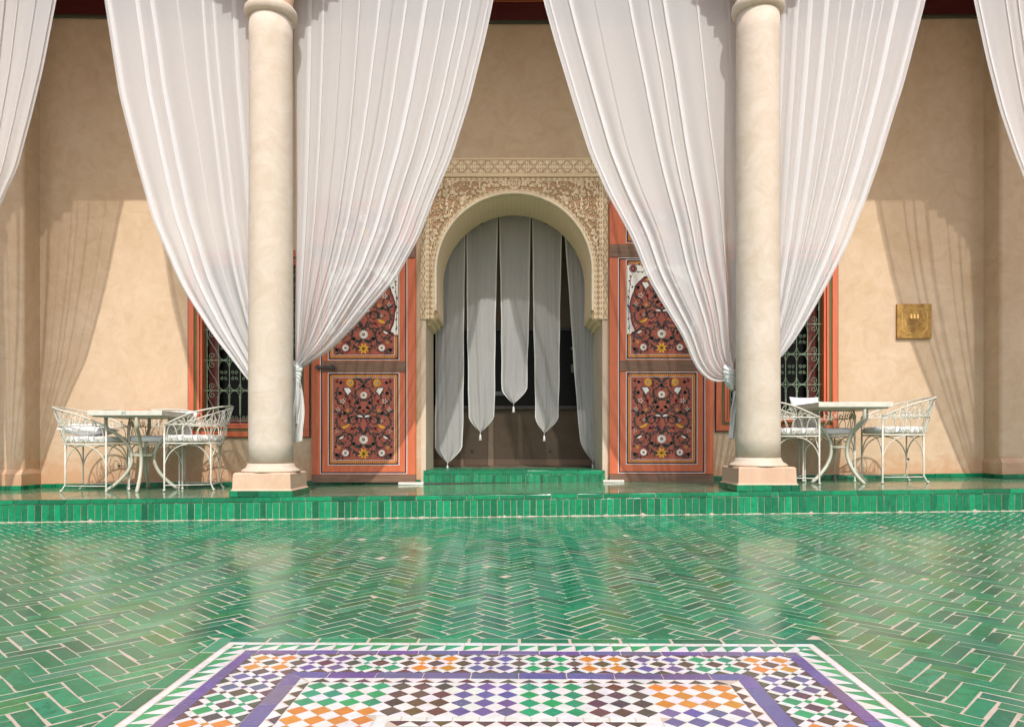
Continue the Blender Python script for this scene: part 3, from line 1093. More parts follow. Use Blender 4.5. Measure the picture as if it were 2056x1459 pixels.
def stroke(pts, r, amp=1.0):
    pts = np.array(pts)
    r = np.array(r) if np.ndim(r) else np.full(len(pts), r)
    rm = r.max()
    i0 = max(0, int((pts[:, 0].min() - rm) / RES)); i1 = min(len(gx), int((pts[:, 0].max() + rm) / RES) + 2)
    j0 = max(0, int((pts[:, 1].min() - rm - ZJ) / RES)); j1 = min(len(gzv), int((pts[:, 1].max() + rm - ZJ) / RES) + 2)
    if i1 <= i0 or j1 <= j0: return
    wx = GX[j0:j1, i0:i1][..., None]; wz = GZ[j0:j1, i0:i1][..., None]
    d2 = ((wx - pts[:, 0]) ** 2 + (wz - pts[:, 1]) ** 2) / (r ** 2)
    hh = np.sqrt(np.clip(1 - d2.min(-1), 0, 1)) * amp
    HF[j0:j1, i0:i1] = np.maximum(HF[j0:j1, i0:i1], hh)


rr_ = random.Random(3)


def spiral_pts(cx, cz, R, turns, a0, sg, n=34):
    return [(cx + R * (1 - .86 * k / n) * math.cos(a0 + sg * turns * 2 * PI * k / n), cz + R * (1 - .86 * k / n) * math.sin(a0 + sg * turns * 2 * PI * k / n)) for k in range(n + 1)]


def rx(x, z): return math.hypot(x, z - ZC) if z > ZC else abs(x)


centres = []
for _ in range(16000):
    x = rr_.uniform(0.0, AW - .07); z = rr_.uniform(ZC - .05, ZT - .03)
    R = rr_.choice([.052, .044, .036, .024, .016])
    if rx(x, z) < .868 + R * .5 or x > .872 - R * .3 or z > ZT - .036 - R * .3: continue
    if any(math.hypot(x - a, z - b) < (R + c) * .82 for a, b, c in centres): continue
    centres.append((x, z, R))
for k, (x, z, R) in enumerate(centres):
    kind = rr_.random()
    a0 = rr_.uniform(0, 2 * PI); sg = rr_.choice([-1, 1])
    if kind < .5:
        pts = spiral_pts(x, z, R, 1.4, a0, sg)
        stroke(pts, [.0054 * (1 - .3 * i / len(pts)) for i in range(len(pts))])
        stroke([(x, z)], .008)
        # leaf running off the spiral
        ex, ez = pts[0]; da = a0 + sg * -1.2
        lf = [(ex + math.cos(da - sg * .9 * t_) * R * 1.1 * t_, ez + math.sin(da - sg * .9 * t_) * R * 1.1 * t_) for t_ in [i / 10 for i in range(11)]]
        stroke(lf, [.002 + .0065 * math.sin(PI * (i + .5) / 12) for i in range(11)], .95)
    elif kind < .72:
        for q_ in range(6):
            a = a0 + q_ * PI / 3
            stroke([(x + math.cos(a) * R * t_, z + math.sin(a) * R * t_) for t_ in (.35, .5, .65, .8)], [.005, .008, .0075, .004], .95)
        stroke([(x, z)], .007)
    else:
        for q_ in (-1, 0, 1):
            lf = [(x + math.cos(a0 + q_ * .8 * t_) * R * (2 * t_ - 1) , z + math.sin(a0 + q_ * .8 * t_) * R * (2 * t_ - 1)) for t_ in [i / 12 for i in range(13)]]
            stroke(lf, [.002 + .005 * math.sin(PI * (i + .5) / 14) for i in range(13)], .95)
    # tendrils to neighbours
    near = sorted(centres, key=lambda c: math.hypot(c[0] - x, c[1] - z))[1:3]
    for (a, b, c) in near:
        mxp, mzp = (x + a) / 2 + rr_.uniform(-.015, .015), (z + b) / 2 + rr_.uniform(-.015, .015)
        pts = [((1 - t_) ** 2 * x + 2 * t_ * (1 - t_) * mxp + t_ * t_ * a, (1 - t_) ** 2 * z + 2 * t_ * (1 - t_) * mzp + t_ * t_ * b) for t_ in [i / 14 for i in range(15)]]
        stroke(pts, .0034, .8)


def boss(x, z):
    for R, a in ((.062, .8), (.045, .75), (.026, 1.0)):
        stroke([(x + R * math.cos(t_ * PI / 24), z + R * math.sin(t_ * PI / 24)) for t_ in range(49)], .007, a)
    stroke([(x, z)], .012)


boss(0, ZT - .055)
RR = np.where(GZ > ZC, np.hypot(GX, GZ - ZC), GX)
SS = np.where(GZ > ZC, np.arctan2(GZ - ZC, np.maximum(GX, 1e-6)) * .84, GZ - ZC)


def zone(mask, val):
    HF[mask] = val[mask]


m1 = (RR > .812) & (RR < .858)
zone(m1 & ~((GX < .07) & (GZ > ZT - .12)), chain(SS, (RR - .835) / .022))
zone((RR >= .858) & (RR < .864), np.ones_like(GX) * .7)
m2 = (GX > .866) & (GX < .900)
zone(m2 & (RR > .858), chain(GZ - ZC, (GX - .883) / .017))
zone((GX >= .900) & (GX < .908), np.ones_like(GX) * .8)
zone((GX >= .908), starband(GZ - ZC, (GX - .933) / .026, .12))
m3 = (GZ > ZT - .034) & (GX < .900) & (GX > .07)
zone(m3, chain(GX, (GZ - (ZT - .017)) / .016))
zone((GZ > ZT - .040) & (GZ <= ZT - .034) & (GX < .9) & (GX > .07), np.ones_like(GX) * .8)


def sample_face(Xg, Zg):
    i = np.clip(np.rint(np.abs(Xg) / RES).astype(int), 0, len(gx) - 1); j = np.clip(np.rint((Zg - ZJ) / RES).astype(int), 0, len(gzv) - 1)
    return HF[j, i]


def keep_face(X_, Z_):
    return (np.where(Z_ > ZC, np.hypot(X_, Z_ - ZC), abs(X_)) > RF + .008)


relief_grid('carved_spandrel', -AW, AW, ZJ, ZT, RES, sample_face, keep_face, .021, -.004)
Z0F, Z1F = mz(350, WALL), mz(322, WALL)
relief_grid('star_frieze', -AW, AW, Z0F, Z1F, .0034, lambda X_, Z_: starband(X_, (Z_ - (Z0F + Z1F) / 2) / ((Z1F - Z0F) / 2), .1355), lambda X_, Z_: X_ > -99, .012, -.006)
b = MB(); b.box(-AW - .004, AW + .004, -.034, .02, ZT, Z0F); b.box(-AW - .006, AW + .006, -.022, .02, Z1F, Z1F + .016)
b.build('moulding', M['olive_stucco'], arch)
# plain rounded rim following the opening
rim = MB()
path = [(RF + .014, ZS)] + [(RF + .014, ZS + (ZC - ZS) * k / 4) for k in range(1, 4)] + [((RF + .014) * math.cos(a), ZC + (RF + .014) * math.sin(a)) for a in [PI * k / 60 for k in range(61)]] + [(-RF - .014, ZS + (ZC - ZS) * (3 - k) / 4) for k in range(0, 4)]
for k in range(len(path) - 1):
    (x0, z0), (x1, z1) = path[k], path[k + 1]

    def nrm(i):
        x, z = path[i]
        if z < ZC - 1e-6: return (math.copysign(1, x), 0)
        L_ = math.hypot(x, z - ZC) or 1
        return (x / L_, (z - ZC) / L_)
    n0, n1 = nrm(k), nrm(k + 1)
    prof = [(-.014, .02), (-.014, -.012), (-.008, -.022), (.004, -.026), (.010, -.022), (.012, -.016), (.016, -.016), (.018, -.002)]
    vs = [(x0 + n0[0] * o_, y_, z0 + n0[1] * o_) for o_, y_ in prof] + [(x1 + n1[0] * o_, y_, z1 + n1[1] * o_) for o_, y_ in prof]
    m_ = len(prof)
    rim.add(vs, [(i, i + 1, m_ + i + 1, m_ + i) for i in range(m_ - 1)])
rim.build('arch_rim', M['plain_stucco'], arch, smooth=True)
# soffit
TH = BACK - WALL
sf = MB()
pth = [(RF, ZS)] + [(RF, ZS + (ZC - ZS) * k / 4) for k in range(1, 5)] + [(RF * math.cos(a), ZC + RF * math.sin(a)) for a in [PI * k / 60 for k in range(1, 60)]] + [(-RF, ZC - (ZC - ZS) * k / 4) for k in range(0, 5)]
uvs = []; s_acc = 0
for k, (x, z) in enumerate(pth):
    if k: s_acc += math.hypot(x - pth[k - 1][0], z - pth[k - 1][1])
    sf.v += [(x, -.0, z), (x, TH, z)]; sf.t += [(1, 1, 1)] * 2
    uvs += [(s_acc, 0, 0), (s_acc, TH, 0)]
for k in range(len(pth) - 1):
    sf.f.append((2 * k, 2 * k + 1, 2 * k + 3, 2 * k + 2)); sf.m.append(0)
so = sf.build('soffit', M['soffit'], arch, smooth=True)
at = so.data.attributes.new('uvs', 'FLOAT_VECTOR', 'POINT'); at.data.foreach_set('vector', [c for u_ in uvs for c in u_])
JW = .905
for sg in (-1, 1):
    # stepped corbel carrying the soffit
    cb = MB()
    steps = []
    n = 5
    x_, z_ = RF, ZS
    prof = [(RF, ZS)]
    for k in range(n):
        prof.append((RF + (JW - RF) * (k + .35) / n, ZS - (ZS - ZJ) * (k + .05) / n * 1.0))
        prof.append((RF + (JW - RF) * (k + 1) / n, ZS - (ZS - ZJ) * (k + 1) / n))
    prof += [(JW, ZJ), (JW + .02, ZJ), (JW + .02, ZS)]
    cb.prism_y([(sg * x, z) for x, z in prof], .002, TH)
    # inner tongue hanging lower
    cb.prism_y([(sg * (RF + .001), ZS + .001), (sg * (RF + .001), ZS - .045), (sg * (RF + .035), ZS - .055), (sg * (RF + .04), ZS - .085), (sg * (RF + .075), ZS - .095), (sg * (RF + .08), ZS - .125), (sg * (JW - .001), ZS - .135), (sg * (JW - .001), ZS - .02)], .12, TH)
    cb.build('corbel', M['olive_stucco'], arch, bevel=.003)
    jb = MB()
    a, b_ = sorted((sg * JW, sg * (AW)))
    jb.box(a, b_, -.006, TH, .0, ZJ - .002)
    jb.build('jamb', M['jamb'], arch, bevel=.004)
# vestibule behind the arch
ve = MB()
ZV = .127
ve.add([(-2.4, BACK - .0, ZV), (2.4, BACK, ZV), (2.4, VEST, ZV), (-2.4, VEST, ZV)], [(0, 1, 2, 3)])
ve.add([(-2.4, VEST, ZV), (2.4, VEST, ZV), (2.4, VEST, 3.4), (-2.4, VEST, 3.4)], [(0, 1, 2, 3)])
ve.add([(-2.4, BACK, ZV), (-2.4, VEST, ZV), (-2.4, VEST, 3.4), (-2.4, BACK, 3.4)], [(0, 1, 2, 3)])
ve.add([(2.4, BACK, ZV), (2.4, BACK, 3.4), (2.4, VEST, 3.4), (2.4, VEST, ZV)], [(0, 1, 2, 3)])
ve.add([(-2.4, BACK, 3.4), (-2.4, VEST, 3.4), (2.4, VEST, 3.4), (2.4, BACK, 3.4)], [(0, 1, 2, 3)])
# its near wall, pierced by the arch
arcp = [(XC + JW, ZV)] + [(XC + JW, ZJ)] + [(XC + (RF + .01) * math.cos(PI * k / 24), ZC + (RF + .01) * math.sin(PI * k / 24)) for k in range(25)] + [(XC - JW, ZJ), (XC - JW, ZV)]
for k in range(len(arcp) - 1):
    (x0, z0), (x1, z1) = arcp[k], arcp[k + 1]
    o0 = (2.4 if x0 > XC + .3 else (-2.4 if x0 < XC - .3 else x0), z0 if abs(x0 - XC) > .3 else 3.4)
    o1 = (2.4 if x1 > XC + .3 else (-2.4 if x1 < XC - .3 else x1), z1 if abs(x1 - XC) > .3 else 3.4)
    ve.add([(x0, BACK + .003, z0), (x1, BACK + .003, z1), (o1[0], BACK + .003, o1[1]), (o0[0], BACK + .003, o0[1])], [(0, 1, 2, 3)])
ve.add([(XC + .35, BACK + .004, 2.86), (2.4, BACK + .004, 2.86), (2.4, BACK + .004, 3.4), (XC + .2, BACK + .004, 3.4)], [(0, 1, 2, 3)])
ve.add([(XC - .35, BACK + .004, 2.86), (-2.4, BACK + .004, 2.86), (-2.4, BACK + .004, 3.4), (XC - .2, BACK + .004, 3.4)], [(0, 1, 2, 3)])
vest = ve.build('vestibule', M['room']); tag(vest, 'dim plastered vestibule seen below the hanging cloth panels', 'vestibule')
sk = MB(); sk.box(-2.39, 2.39, VEST - .012, VEST - .001, ZV + .001, ZV + .075); sk.build('skirting', simple('vestibule_skirting', (.20, .13, .08), .6), vest)
for u in (948, 1105):
    b = MB(); X, Z = mx(u, VEST), mz(905, VEST)
    b.lathe([(.018, 0), (.016, .008), (.005, .009)], 12); b.v = [(X + p[0], VEST - .001 - p[2], Z + p[1]) for p in b.v]; b.build('wall_socket', M['iron_dark'], vest)
# dark glazed opening in the vestibule
wo_ = thing('glazed_hatch', (XC, VEST - .03, 0), 'wide dark glazed hatch in the far wall of the vestibule, behind the cloth panels', 'window')
z0, z1 = mz(815, VEST), mz(664, VEST)
b = MB(); b.box(-1.35, 1.35, .0, .02, z0, z1); b.build('pane', M['black_glass'], wo_)
b = MB()
for (a, c, d, e) in ((-1.39, 1.39, z0 - .04, z0), (-1.39, 1.39, z1, z1 + .04), (-1.39, -1.35, z0, z1), (1.35, 1.39, z0, z1)): b.box(a, c, -.02, .02, d, e)
b.build('frame', M['iron_dark'], wo_)
for k, (u, v, wd, hh) in enumerate([(912, 700, .05, .03), (912, 735, .06, .03), (912, 760, .05, .05), (1003, 790, .12, .05), (1015, 770, .05, .05), (1150, 740, .05, .1), (1148, 700, .03, .03)]):
    b = MB(); X, Z = mx(u, VEST) - XC, mz(v, VEST)
    b.box(X - wd / 2, X + wd / 2, -.012, -.002, Z - hh / 2, Z + hh / 2); b.build('hatch_sticker', simple('grey_card', (.16, .17, .18), .6) if k == 0 else bpy.data.materials['grey_card'], wo_)

# door step
ds = thing('door_step', (XC, WALL, ZSH), 'low green tiled step under the archway, between the jambs', 'step')
b = MB(); b.box(-.920, .920, -.052, -.0, .001, .118); b.box(-JW + .002, JW - .002, .0, TH + .02, .001, .1245); b.build('step_core', M['grout'], ds)
x = -.925
while x < .920:
    wd = rnd.uniform(.035, .039)
    b = MB(); b.tile_box(x + .001, x + wd - .001, -.0575, -.045, .003, .084, .0016, 0, vivid(), .0008); b.build('riser_tile', M['glaze'], ds)
    x += wd
x = -.925
while x < .915:
    wd = min(rnd.uniform(.24, .28), .925 - x)
    b = MB(); b.tile_box(x + .001, x + wd - .001, -.060, .05, .0865, .1265, .002, 0, vivid(), .0008)
    b.f += [(3, 2, 6, 7), (7, 6, 10, 11)]; b.m += [0, 0]
    b.build('edge_tile', M['glaze'], ds)
    x += wd
tp = MB()
for poly, (X, Y) in herringbone(-JW, JW, .05, TH, math.radians(45)):
    c = clip(clip(clip(poly, lambda p: p[1] - .052), lambda p: p[0] + JW - .003), lambda p: JW - .003 - p[0])
    if len(c) > 2 and area(c) > .0003: tp.flat_tile(c, lambda x, y: .127, 0, .002, .006, 0, green())
tp.build('tread_tiles', M['glaze'], ds, kind='stuff')

# ------------------------------------------------------------------ hanging cloth panels in the arch
PY = 8.262


def hanging_panel(xl, xr, top, sh_l, sh_r, tip, lean, seed, label):
    # image pixels put at depth PY: edges (top and shoulder), tip point
    r = random.Random(seed)
    xl0, xl1 = mx(xl[0], PY), mx(xl[1], PY); xr0, xr1 = mx(xr[0], PY), mx(xr[1], PY)
    zt = mz(top, PY); zl, zr = mz(sh_l, PY), mz(sh_r, PY); xt, ztp = mx(tip[0], PY), mz(tip[1], PY)
    cx = (xl0 + xr0) / 2
    o = thing('hanging_cloth_panel', (cx, PY, zt), label, 'hanging cloth', 'pointed cloth panels hanging in the arch')
    nu, nv = 30, 70
    ph = [r.uniform(0, 6) for _ in range(4)]

    def pt(a, v, out=0):
        # v from 0 (top) to 1 (hem)
        if v < .9:
            k = v / .9
            X = (xl0 + (xl1 - xl0) * k) * (1 - a) + (xr0 + (xr1 - xr0) * k) * a
            zs_ = zl * (1 - a) + zr * a
            Z = zt + (zs_ - zt) * k
        else:
            k = (v - .9) / .1
            X0_ = xl1 * (1 - a) + xr1 * a; Zs = zl * (1 - a) + zr * a
            kk = k ** 1.15
            e = 1 - abs(2 * a - 1)                  # edge 0, middle 1
            X = X0_ + (xt - X0_) * kk
            Z = Zs + (ztp - Zs) * (k ** .8)
        X += (.005 * math.sin(ph[3] + v * 9) + .003 * math.sin(ph[1] + v * 31 + (3 if a > .5 else 0))) * v
        y = (.004 * math.sin(a * 41 + ph[2] + 3 * math.sin(v * 5 + ph[1])) + .005 * math.sin(v * 23 + a * 9 + ph[3]) * math.sin(a * 5 + ph[0]) + .014 * math.sin(a * 7 + ph[0] + v * 2) + .008 * math.sin(a * 15 + ph[1] - v * 3)) * (.3 + .7 * v) + .02 * lean * v * (a - .5) + .006 * math.sin(v * 14 + ph[2])
        return (X - cx, y - out, Z - zt)
    m_ = MB()
    for i in range(nv + 1):
        for k in range(nu + 1): m_.v.append(pt(k / nu, i / nv)); m_.t.append((1, 1, 1))
    for i in range(nv):
        for k in range(nu):
            a = i * (nu + 1) + k; m_.f.append((a, a + 1, a + nu + 2, a + nu + 1)); m_.m.append(0)
    m_.build('cloth', M['panel'], o, smooth=True)
    W_ = xr0 - xl0
    for side in (0, 1):
        hm = MB(); pts = []
        for i in range(nv + 1):
            v = i / nv
            e0 = pt(side, v, .003)
            wd = .012 / W_
            e1 = pt(side + (wd if side == 0 else -wd) * (1 if v < .97 else 2), v, .003)
            pts.append((e0, e1))
        for i in range(nv):
            hm.add([pts[i][0], pts[i][1], pts[i + 1][1], pts[i + 1][0]], [(0, 1, 2, 3)])
        hm.build('hem', M['hem'], o, smooth=True)
    ts = MB()
    xq, yq, zq = pt(.5, 1)
    ts.tube([(xq, yq - .004, zq + .004), (xq, yq - .004, zq - .03)], .0028, 6)
    ts.tube([(xq, yq - .004, zq - .028), (xq, yq - .004, zq - .040), (xq, yq - .004, zq - .062), (xq, yq - .004, zq - .095)], [.007, .010, .012, .019], 10)
    ts.build('tassel', M['tie'], o, smooth=True)
    return o


hanging_panel((876, 873), (935, 929), 410, 898, 896, (900, 929), 0, 1, 'leftmost and longest grey-white cloth panel in the arch, its tassel nearly on the step')
hanging_panel((936, 940), (1000, 992), 410, 837, 835, (965, 867), 1, 2, 'second cloth panel from the left in the arch, the brightest one in the sun')
hanging_panel((1002, 1008), (1066, 1059), 410, 782, 779, (1031, 811), -1, 3, 'short middle cloth panel in the arch with the highest tassel')
hanging_panel((1068, 1074), (1129, 1121), 410, 837, 837, (1093, 869), 1, 4, 'cloth panel right of the short middle one, with a dark gap on its right')
hanging_panel((1129, 1164), (1192, 1195), 410, 885, 905, (1190, 927), -2, 5, 'rightmost cloth panel in the arch, hanging askew against the right jamb')

# ------------------------------------------------------------------ columns
PRNG = [(.0, .0)]


def make_column(X, label):
    o = thing('column', (X, COLY, S * X), label, 'column', 'round plastered columns along the terrace edge')
    Rr = .173
    prof = [(Rr * 1.02, .245)] + [(Rr * (1.02 - .03 * k / 20), .245 + (3.90 - .245) * k / 20) for k in range(1, 21)]
    b = MB(); b.lathe(prof, 56, wob=.006); b.build('shaft', M['column'], o, smooth=True)
    b = MB(); b.lathe([(Rr - .01, 3.875), (.188, 3.882), (.203, 3.90), (.211, 3.925), (.207, 3.952), (.192, 3.972), (Rr, 3.985)], 56, wob=.003)
    b.build('neck_ring', M['column'], o, smooth=True)
    b = MB(); b.lathe([(.172, 3.98), (.178, 4.08), (.20, 4.15), (.23, 4.22), (.24, 4.26)], 40)
    for k, (hw, z0, z1) in enumerate([(.25, 4.26, 4.36), (.31, 4.36, 4.43), (.37, 4.43, 4.50), (.45, 4.50, 4.58), (.54, 4.58, 4.66), (.64, 4.66, 4.76), (.74, 4.76, 4.845)]):
        b.box(-hw, hw, -.115 - .002 * k, .118, z0, z1)
    b.build('capital', M['plinth'], o)
    b = MB(); b.lathe([(.215, .192), (.232, .196), (.232, .206), (.215, .218), (.196, .228), (.187, .246), (.18, .262)], 56, wob=.006)
    b.build('base_moulding', M['column'], o, smooth=True)
    b = MB()
    hw = .228
    for (h0, h1, z0, z1) in ((.243, .230, .050, .066), (.230, .226, .066, .182), (.226, .215, .182, .193)):
        v = [(-h0, -h0, z0), (h0, -h0, z0), (h0, h0, z0), (-h0, h0, z0), (-h1, -h1, z1), (h1, -h1, z1), (h1, h1, z1), (-h1, h1, z1)]
        b.add(v, [(0, 1, 5, 4), (1, 2, 6, 5), (2, 3, 7, 6), (3, 0, 4, 7)] + ([(4, 5, 6, 7)] if z1 > .19 else []))
    b.build('plinth', M['plinth'], o)
    hb = .250
    b = MB(); b.box(-hb + .01, hb - .01, -hb + .01, hb - .01, .0, .0505); b.build('plinth_core', M['grout'], o)
    for side in range(4):
        s_ = -hb
        cuts = [.12, .07, .16, .15]; rnd.shuffle(cuts)
        for c in cuts:
            c2 = min(c, hb - s_)
            t_ = MB(); t_.tile_box(s_ + .0015, s_ + c2 - .0015, -hb, -hb + .02, .002, .0525, .0025, 0, tuple(q * .85 for q in vivid()), .001)
            t_.f += [(3, 2, 6, 7), (7, 6, 10, 11)]; t_.m += [0, 0]
            ob = t_.build('plinth_tile', M['glaze'], o); ob.rotation_euler = (0, 0, side * PI / 2)
            s_ += c2
    return o


make_column(-1.975, 'round cream column in front of the left window, beside the left table')
make_column(2.015, 'round cream column in front of the right window, beside the right table')
make_column(-5.06, 'round cream column beyond the left edge, casting its shadow on the left pilaster')
make_column(5.10, 'round cream column beyond the right edge, casting its shadow near the brass plaque')

# ------------------------------------------------------------------ curtains
def polyline(pts, n):
    P_ = np.array(pts, float)
    d = np.r_[0, np.cumsum(np.hypot(*np.diff(P_, axis=0).T))]
    t_ = np.linspace(0, d[-1], n)
    # smooth through the image pixel points
    x = np.interp(t_, d, P_[:, 0]); y = np.interp(t_, d, P_[:, 1])
    k = np.ones(5) / 5
    for arr in (x, y):
        pad = np.r_[arr[0] - (arr[1] - arr[0]) * np.arange(2, 0, -1), arr, arr[-1] + (arr[-1] - arr[-2]) * np.arange(1, 3)]
        arr[1:-1] = np.convolve(pad, k, 'valid')[1:-1]
    return x, y


def curtain(label, inner, outer, nf, seed, knot=None, tail=None, tight=.5, gather_end=.30):
    r = np.random.RandomState(seed)
    nr = 110
    ix, iz = polyline(inner, nr); ox, oz = polyline(outer, nr)
    IX, IZ = mx(ix, CURY), mz(iz, CURY); OX, OZ = mx(ox, CURY), mz(oz, CURY)
    org = Vector((float((IX[0] + OX[0]) / 2), CURY, 0))
    o = thing('curtain', org, label, 'curtain', 'sheer white curtains tied to the columns')
    W0 = abs(OX[0] - IX[0])
    fl = r.uniform(.45, 1.6, nf); wf = r.uniform(.022, .075, nf) * min(1, W0 / 1.4)
    thin = r.rand(nf) < .3
    wf[thin] *= .45
    # the leading hem is a tighter bunch
    fl = fl / fl.sum() * (W0 - wf.sum()); dep = r.uniform(.012, .03, nf)
    segs = []                     # (kind, length, depth change)
    for k in range(nf):
        segs.append(('f', fl[k], k)); segs.append(('a', wf[k], k)); segs.append(('b', wf[k], k)); segs.append(('c', wf[k], k))
    segs.append(('f', fl[0] * .25, 0))
    ns = {'f': 9, 'a': 5, 'b': 5, 'c': 5}
    V = []
    wandering = [np.cumsum(r.normal(0, 1, nr)) for _ in range(nf)]
    wandering = [np.convolve(np.pad(w_, 12, 'edge'), np.ones(25) / 25, 'valid') * .018 for w_ in wandering]
    waves = [(r.uniform(1.2, 4.5), r.uniform(0, 6), r.uniform(.3, 1)) for _ in range(5)]
    for i in range(nr):
        A = np.array([IX[i], IZ[i]]); B = np.array([OX[i], OZ[i]])
        W = np.hypot(*(B - A)); u = i / (nr - 1)
        rel = W / W0
        tau = min(1.0, .28 + .95 * rel ** .75) * (.75 + .25 * min(1, u * 5))
        flat = max(.05, (rel - .04))
        xs_, ys_ = [0.0], [0.0]
        for kind, L_, k in segs:
            n_ = ns[kind]
            e = 1 + wandering[k][i]
            if kind == 'f':
                dx = L_ * flat * e; y0 = ys_[-1]
                for q_ in range(1, n_ + 1):
                    t_ = q_ / n_
                    xs_.append(xs_[-1] + dx / n_)
                    bulge = math.sin(PI * t_) * min(.045, L_ * .16) * (.25 + 1.2 * (1 - rel)) * (1 if k % 2 else -1)
                    ys_.append(y0 * (1 - t_) + bulge)
            else:
                w_ = L_ * tau * (1.0 + .6 * (1 - rel)); sgn = -1 if kind == 'b' else 1
                dd = dep[k] * (.7 + 1.0 * (1 - rel))
                y0 = ys_[-1]; tgt = {'a': -dd, 'b': dd * .4, 'c': -dd * .2}[kind]
                for q_ in range(1, n_ + 1):
                    xs_.append(xs_[-1] + sgn * w_ / n_ * (1.0 if kind != 'b' else .92)); ys_.append(y0 + (tgt - y0) * q_ / n_)
        xs_ = np.array(xs_); ys_ = np.array(ys_)
        ker = np.array([1, 2, 3, 2, 1.]) / 9
        xs_ = np.convolve(np.pad(xs_, 2, 'edge'), ker, 'valid'); ys_ = np.convolve(np.pad(ys_, 2, 'edge'), ker, 'valid')
        s_ = xs_ / xs_.max()
        amp = .014 * (1 - rel) + .002
        for (fq, ph, am) in waves: ys_ = ys_ + amp * am * np.sin(s_ * fq * 2 * PI + ph + u * 2.5)
        px = A[0] + (B[0] - A[0]) * s_; pz = A[1] + (B[1] - A[1]) * s_
        # the bundle rounds itself towards the knot
        rd = max(0, 1 - rel / .22)
        py = ys_ - .03 * rd * np.sin(PI * s_)
        V.append(np.stack([px - org.x, py, pz], -1))
    V = np.array(V); ncol = V.shape[1]
    m_ = MB()
    m_.v = [tuple(p) for p in V.reshape(-1, 3)]; m_.t = [(1, 1, 1)] * len(m_.v)
    for i in range(nr - 1):
        for k in range(ncol - 1):
            a = i * ncol + k; m_.f.append((a, a + 1, a + ncol + 1, a + ncol))
    m_.m = [0] * len(m_.f)
    m_.build('drape', M['curtain'], o, smooth=True)
    # doubled hem along the leading edge
    hm = MB()
    k0 = ncol - 1; k1 = ncol - 4
    for i in range(nr - 1):
        a, b_, c, d = (Vector(V[i, k0]), Vector(V[i, k1]), Vector(V[i + 1, k1]), Vector(V[i + 1, k0]))
        f = Vector((0, -.003, 0)); hm.add([a + f, b_ + f, c + f, d + f], [(0, 1, 2, 3)])
    hm.build('hem', M['curtain'], o, smooth=True)
    if knot:
        kx, kz = mx(knot[0], CURY) - org.x, mz(knot[1], CURY)
        kb = MB()
        R_ = knot[2]
        # wrapped band
        for q_ in range(6):
            t_ = q_ / 5
            zz = kz + .055 - .125 * t_
            rr2 = R_ * (1.0 - .35 * t_) * (1 + .12 * math.sin(q_ * 2.3))
            pts = [(kx + rr2 * math.cos(a) + .004 * math.sin(3 * a + q_), -.035 + rr2 * .8 * math.sin(a), zz + .018 * math.sin(a + q_ * .8) - .02 * math.cos(a)) for a in [2 * PI * k / 26 for k in range(26)]]
            kb.tube(pts, .0175, 8, closed=True)
        kb.lathe([(.005, kz - .09), (R_ * .75, kz - .07), (R_ * .95, kz), (R_ * .9, kz + .05), (.01, kz + .085)], 20, kx, -.03)
        kb.build('knot', M['tie'], o, smooth=True)
    if tail:
        x0, x1, z0, z1 = mx(tail[0], CURY) - org.x, mx(tail[1], CURY) - org.x, mz(tail[2], CURY), mz(tail[3], CURY)
        for lay, (za, zb, ox_, sc) in enumerate(((z0, z1, 0, 1.0), (z0, z0 + (z1 - z0) * .72, -.012, .72))):
            tm = MB(); nn = 40; nc = 46
            for i in range(nn + 1):
                t_ = i / nn
                wdt = (x1 - x0) * sc * (.50 + .75 * math.sin(min(1, t_ * 1.6) * PI / 2) - .15 * t_)
                cx = (x0 + x1) / 2 + ox_ + .012 * math.sin(t_ * 4 + lay)
                for k in range(nc + 1):
                    s_ = k / nc
                    tm.v.append((cx + (s_ - .5) * wdt + .006 * math.sin(s_ * 22 + t_ * 3), -.03 - lay * .022 + (.022 * math.sin(s_ * 17 + lay * 2 + t_ * 1.5) + .01 * math.sin(s_ * 31 + t_ * 5)) * (.5 + .5 * t_), za + (zb - za) * t_ + .008 * math.sin(s_ * 9 + lay) * t_))
                    tm.t.append((1, 1, 1))
            for i in range(nn):
                for k in range(nc):
                    a = i * (nc + 1) + k; tm.f.append((a, a + 1, a + nc + 2, a + nc + 1)); tm.m.append(0)
            tm.build('tail', M['tie'], o, smooth=True)
    return o


TOPV = -165
curtain('outermost left curtain, cut by the left edge of the picture, gathered away from the wall',
        [(-215, TOPV), (-170, 0), (-140, 400), (-122, 720), (-120, 760)], [(150, TOPV), (113, 0), (86, 137), (62, 233), (34, 336), (3, 401), (-40, 500), (-82, 620), (-108, 720), (-113, 758)], 10, 11)
curtain('curtain left of the left column, sweeping down behind it above the left table',
        [(565, TOPV), (562, 0), (560, 400), (556, 700), (552, 800)], [(190, TOPV), (210, 0), (240, 192), (274, 325), (308, 445), (332, 500), (360, 565), (380, 600), (430, 676), (472, 728), (501, 766), (546, 806)], 9, 12)
curtain('curtain right of the left column, knotted at the column with a hanging tail',
        [(586, TOPV), (588, 0), (594, 400), (594, 640), (597, 732)], [(1020, TOPV), (991, 0), (977, 68), (943, 205), (908, 315), (874, 394), (840, 480), (794, 562), (752, 609), (712, 655), (663, 704), (622, 729), (608, 738)], 13, 13, knot=(598, 748, .030), tail=(586, 611, 764, 886))
curtain('curtain left of the right column, sagging low into a knot beside the right painted door',
        [(1508, TOPV), (1506, 0), (1504, 350), (1494, 560), (1478, 700), (1468, 742)], [(1060, TOPV), (1090, 0), (1114, 86), (1148, 199), (1182, 308), (1217, 387), (1268, 480), (1299, 559), (1339, 627), (1371, 678), (1391, 730), (1410, 757), (1434, 770), (1455, 768), (1466, 760)], 8, 14, knot=(1463, 756, .040), tail=(1464, 1488, 785, 880))
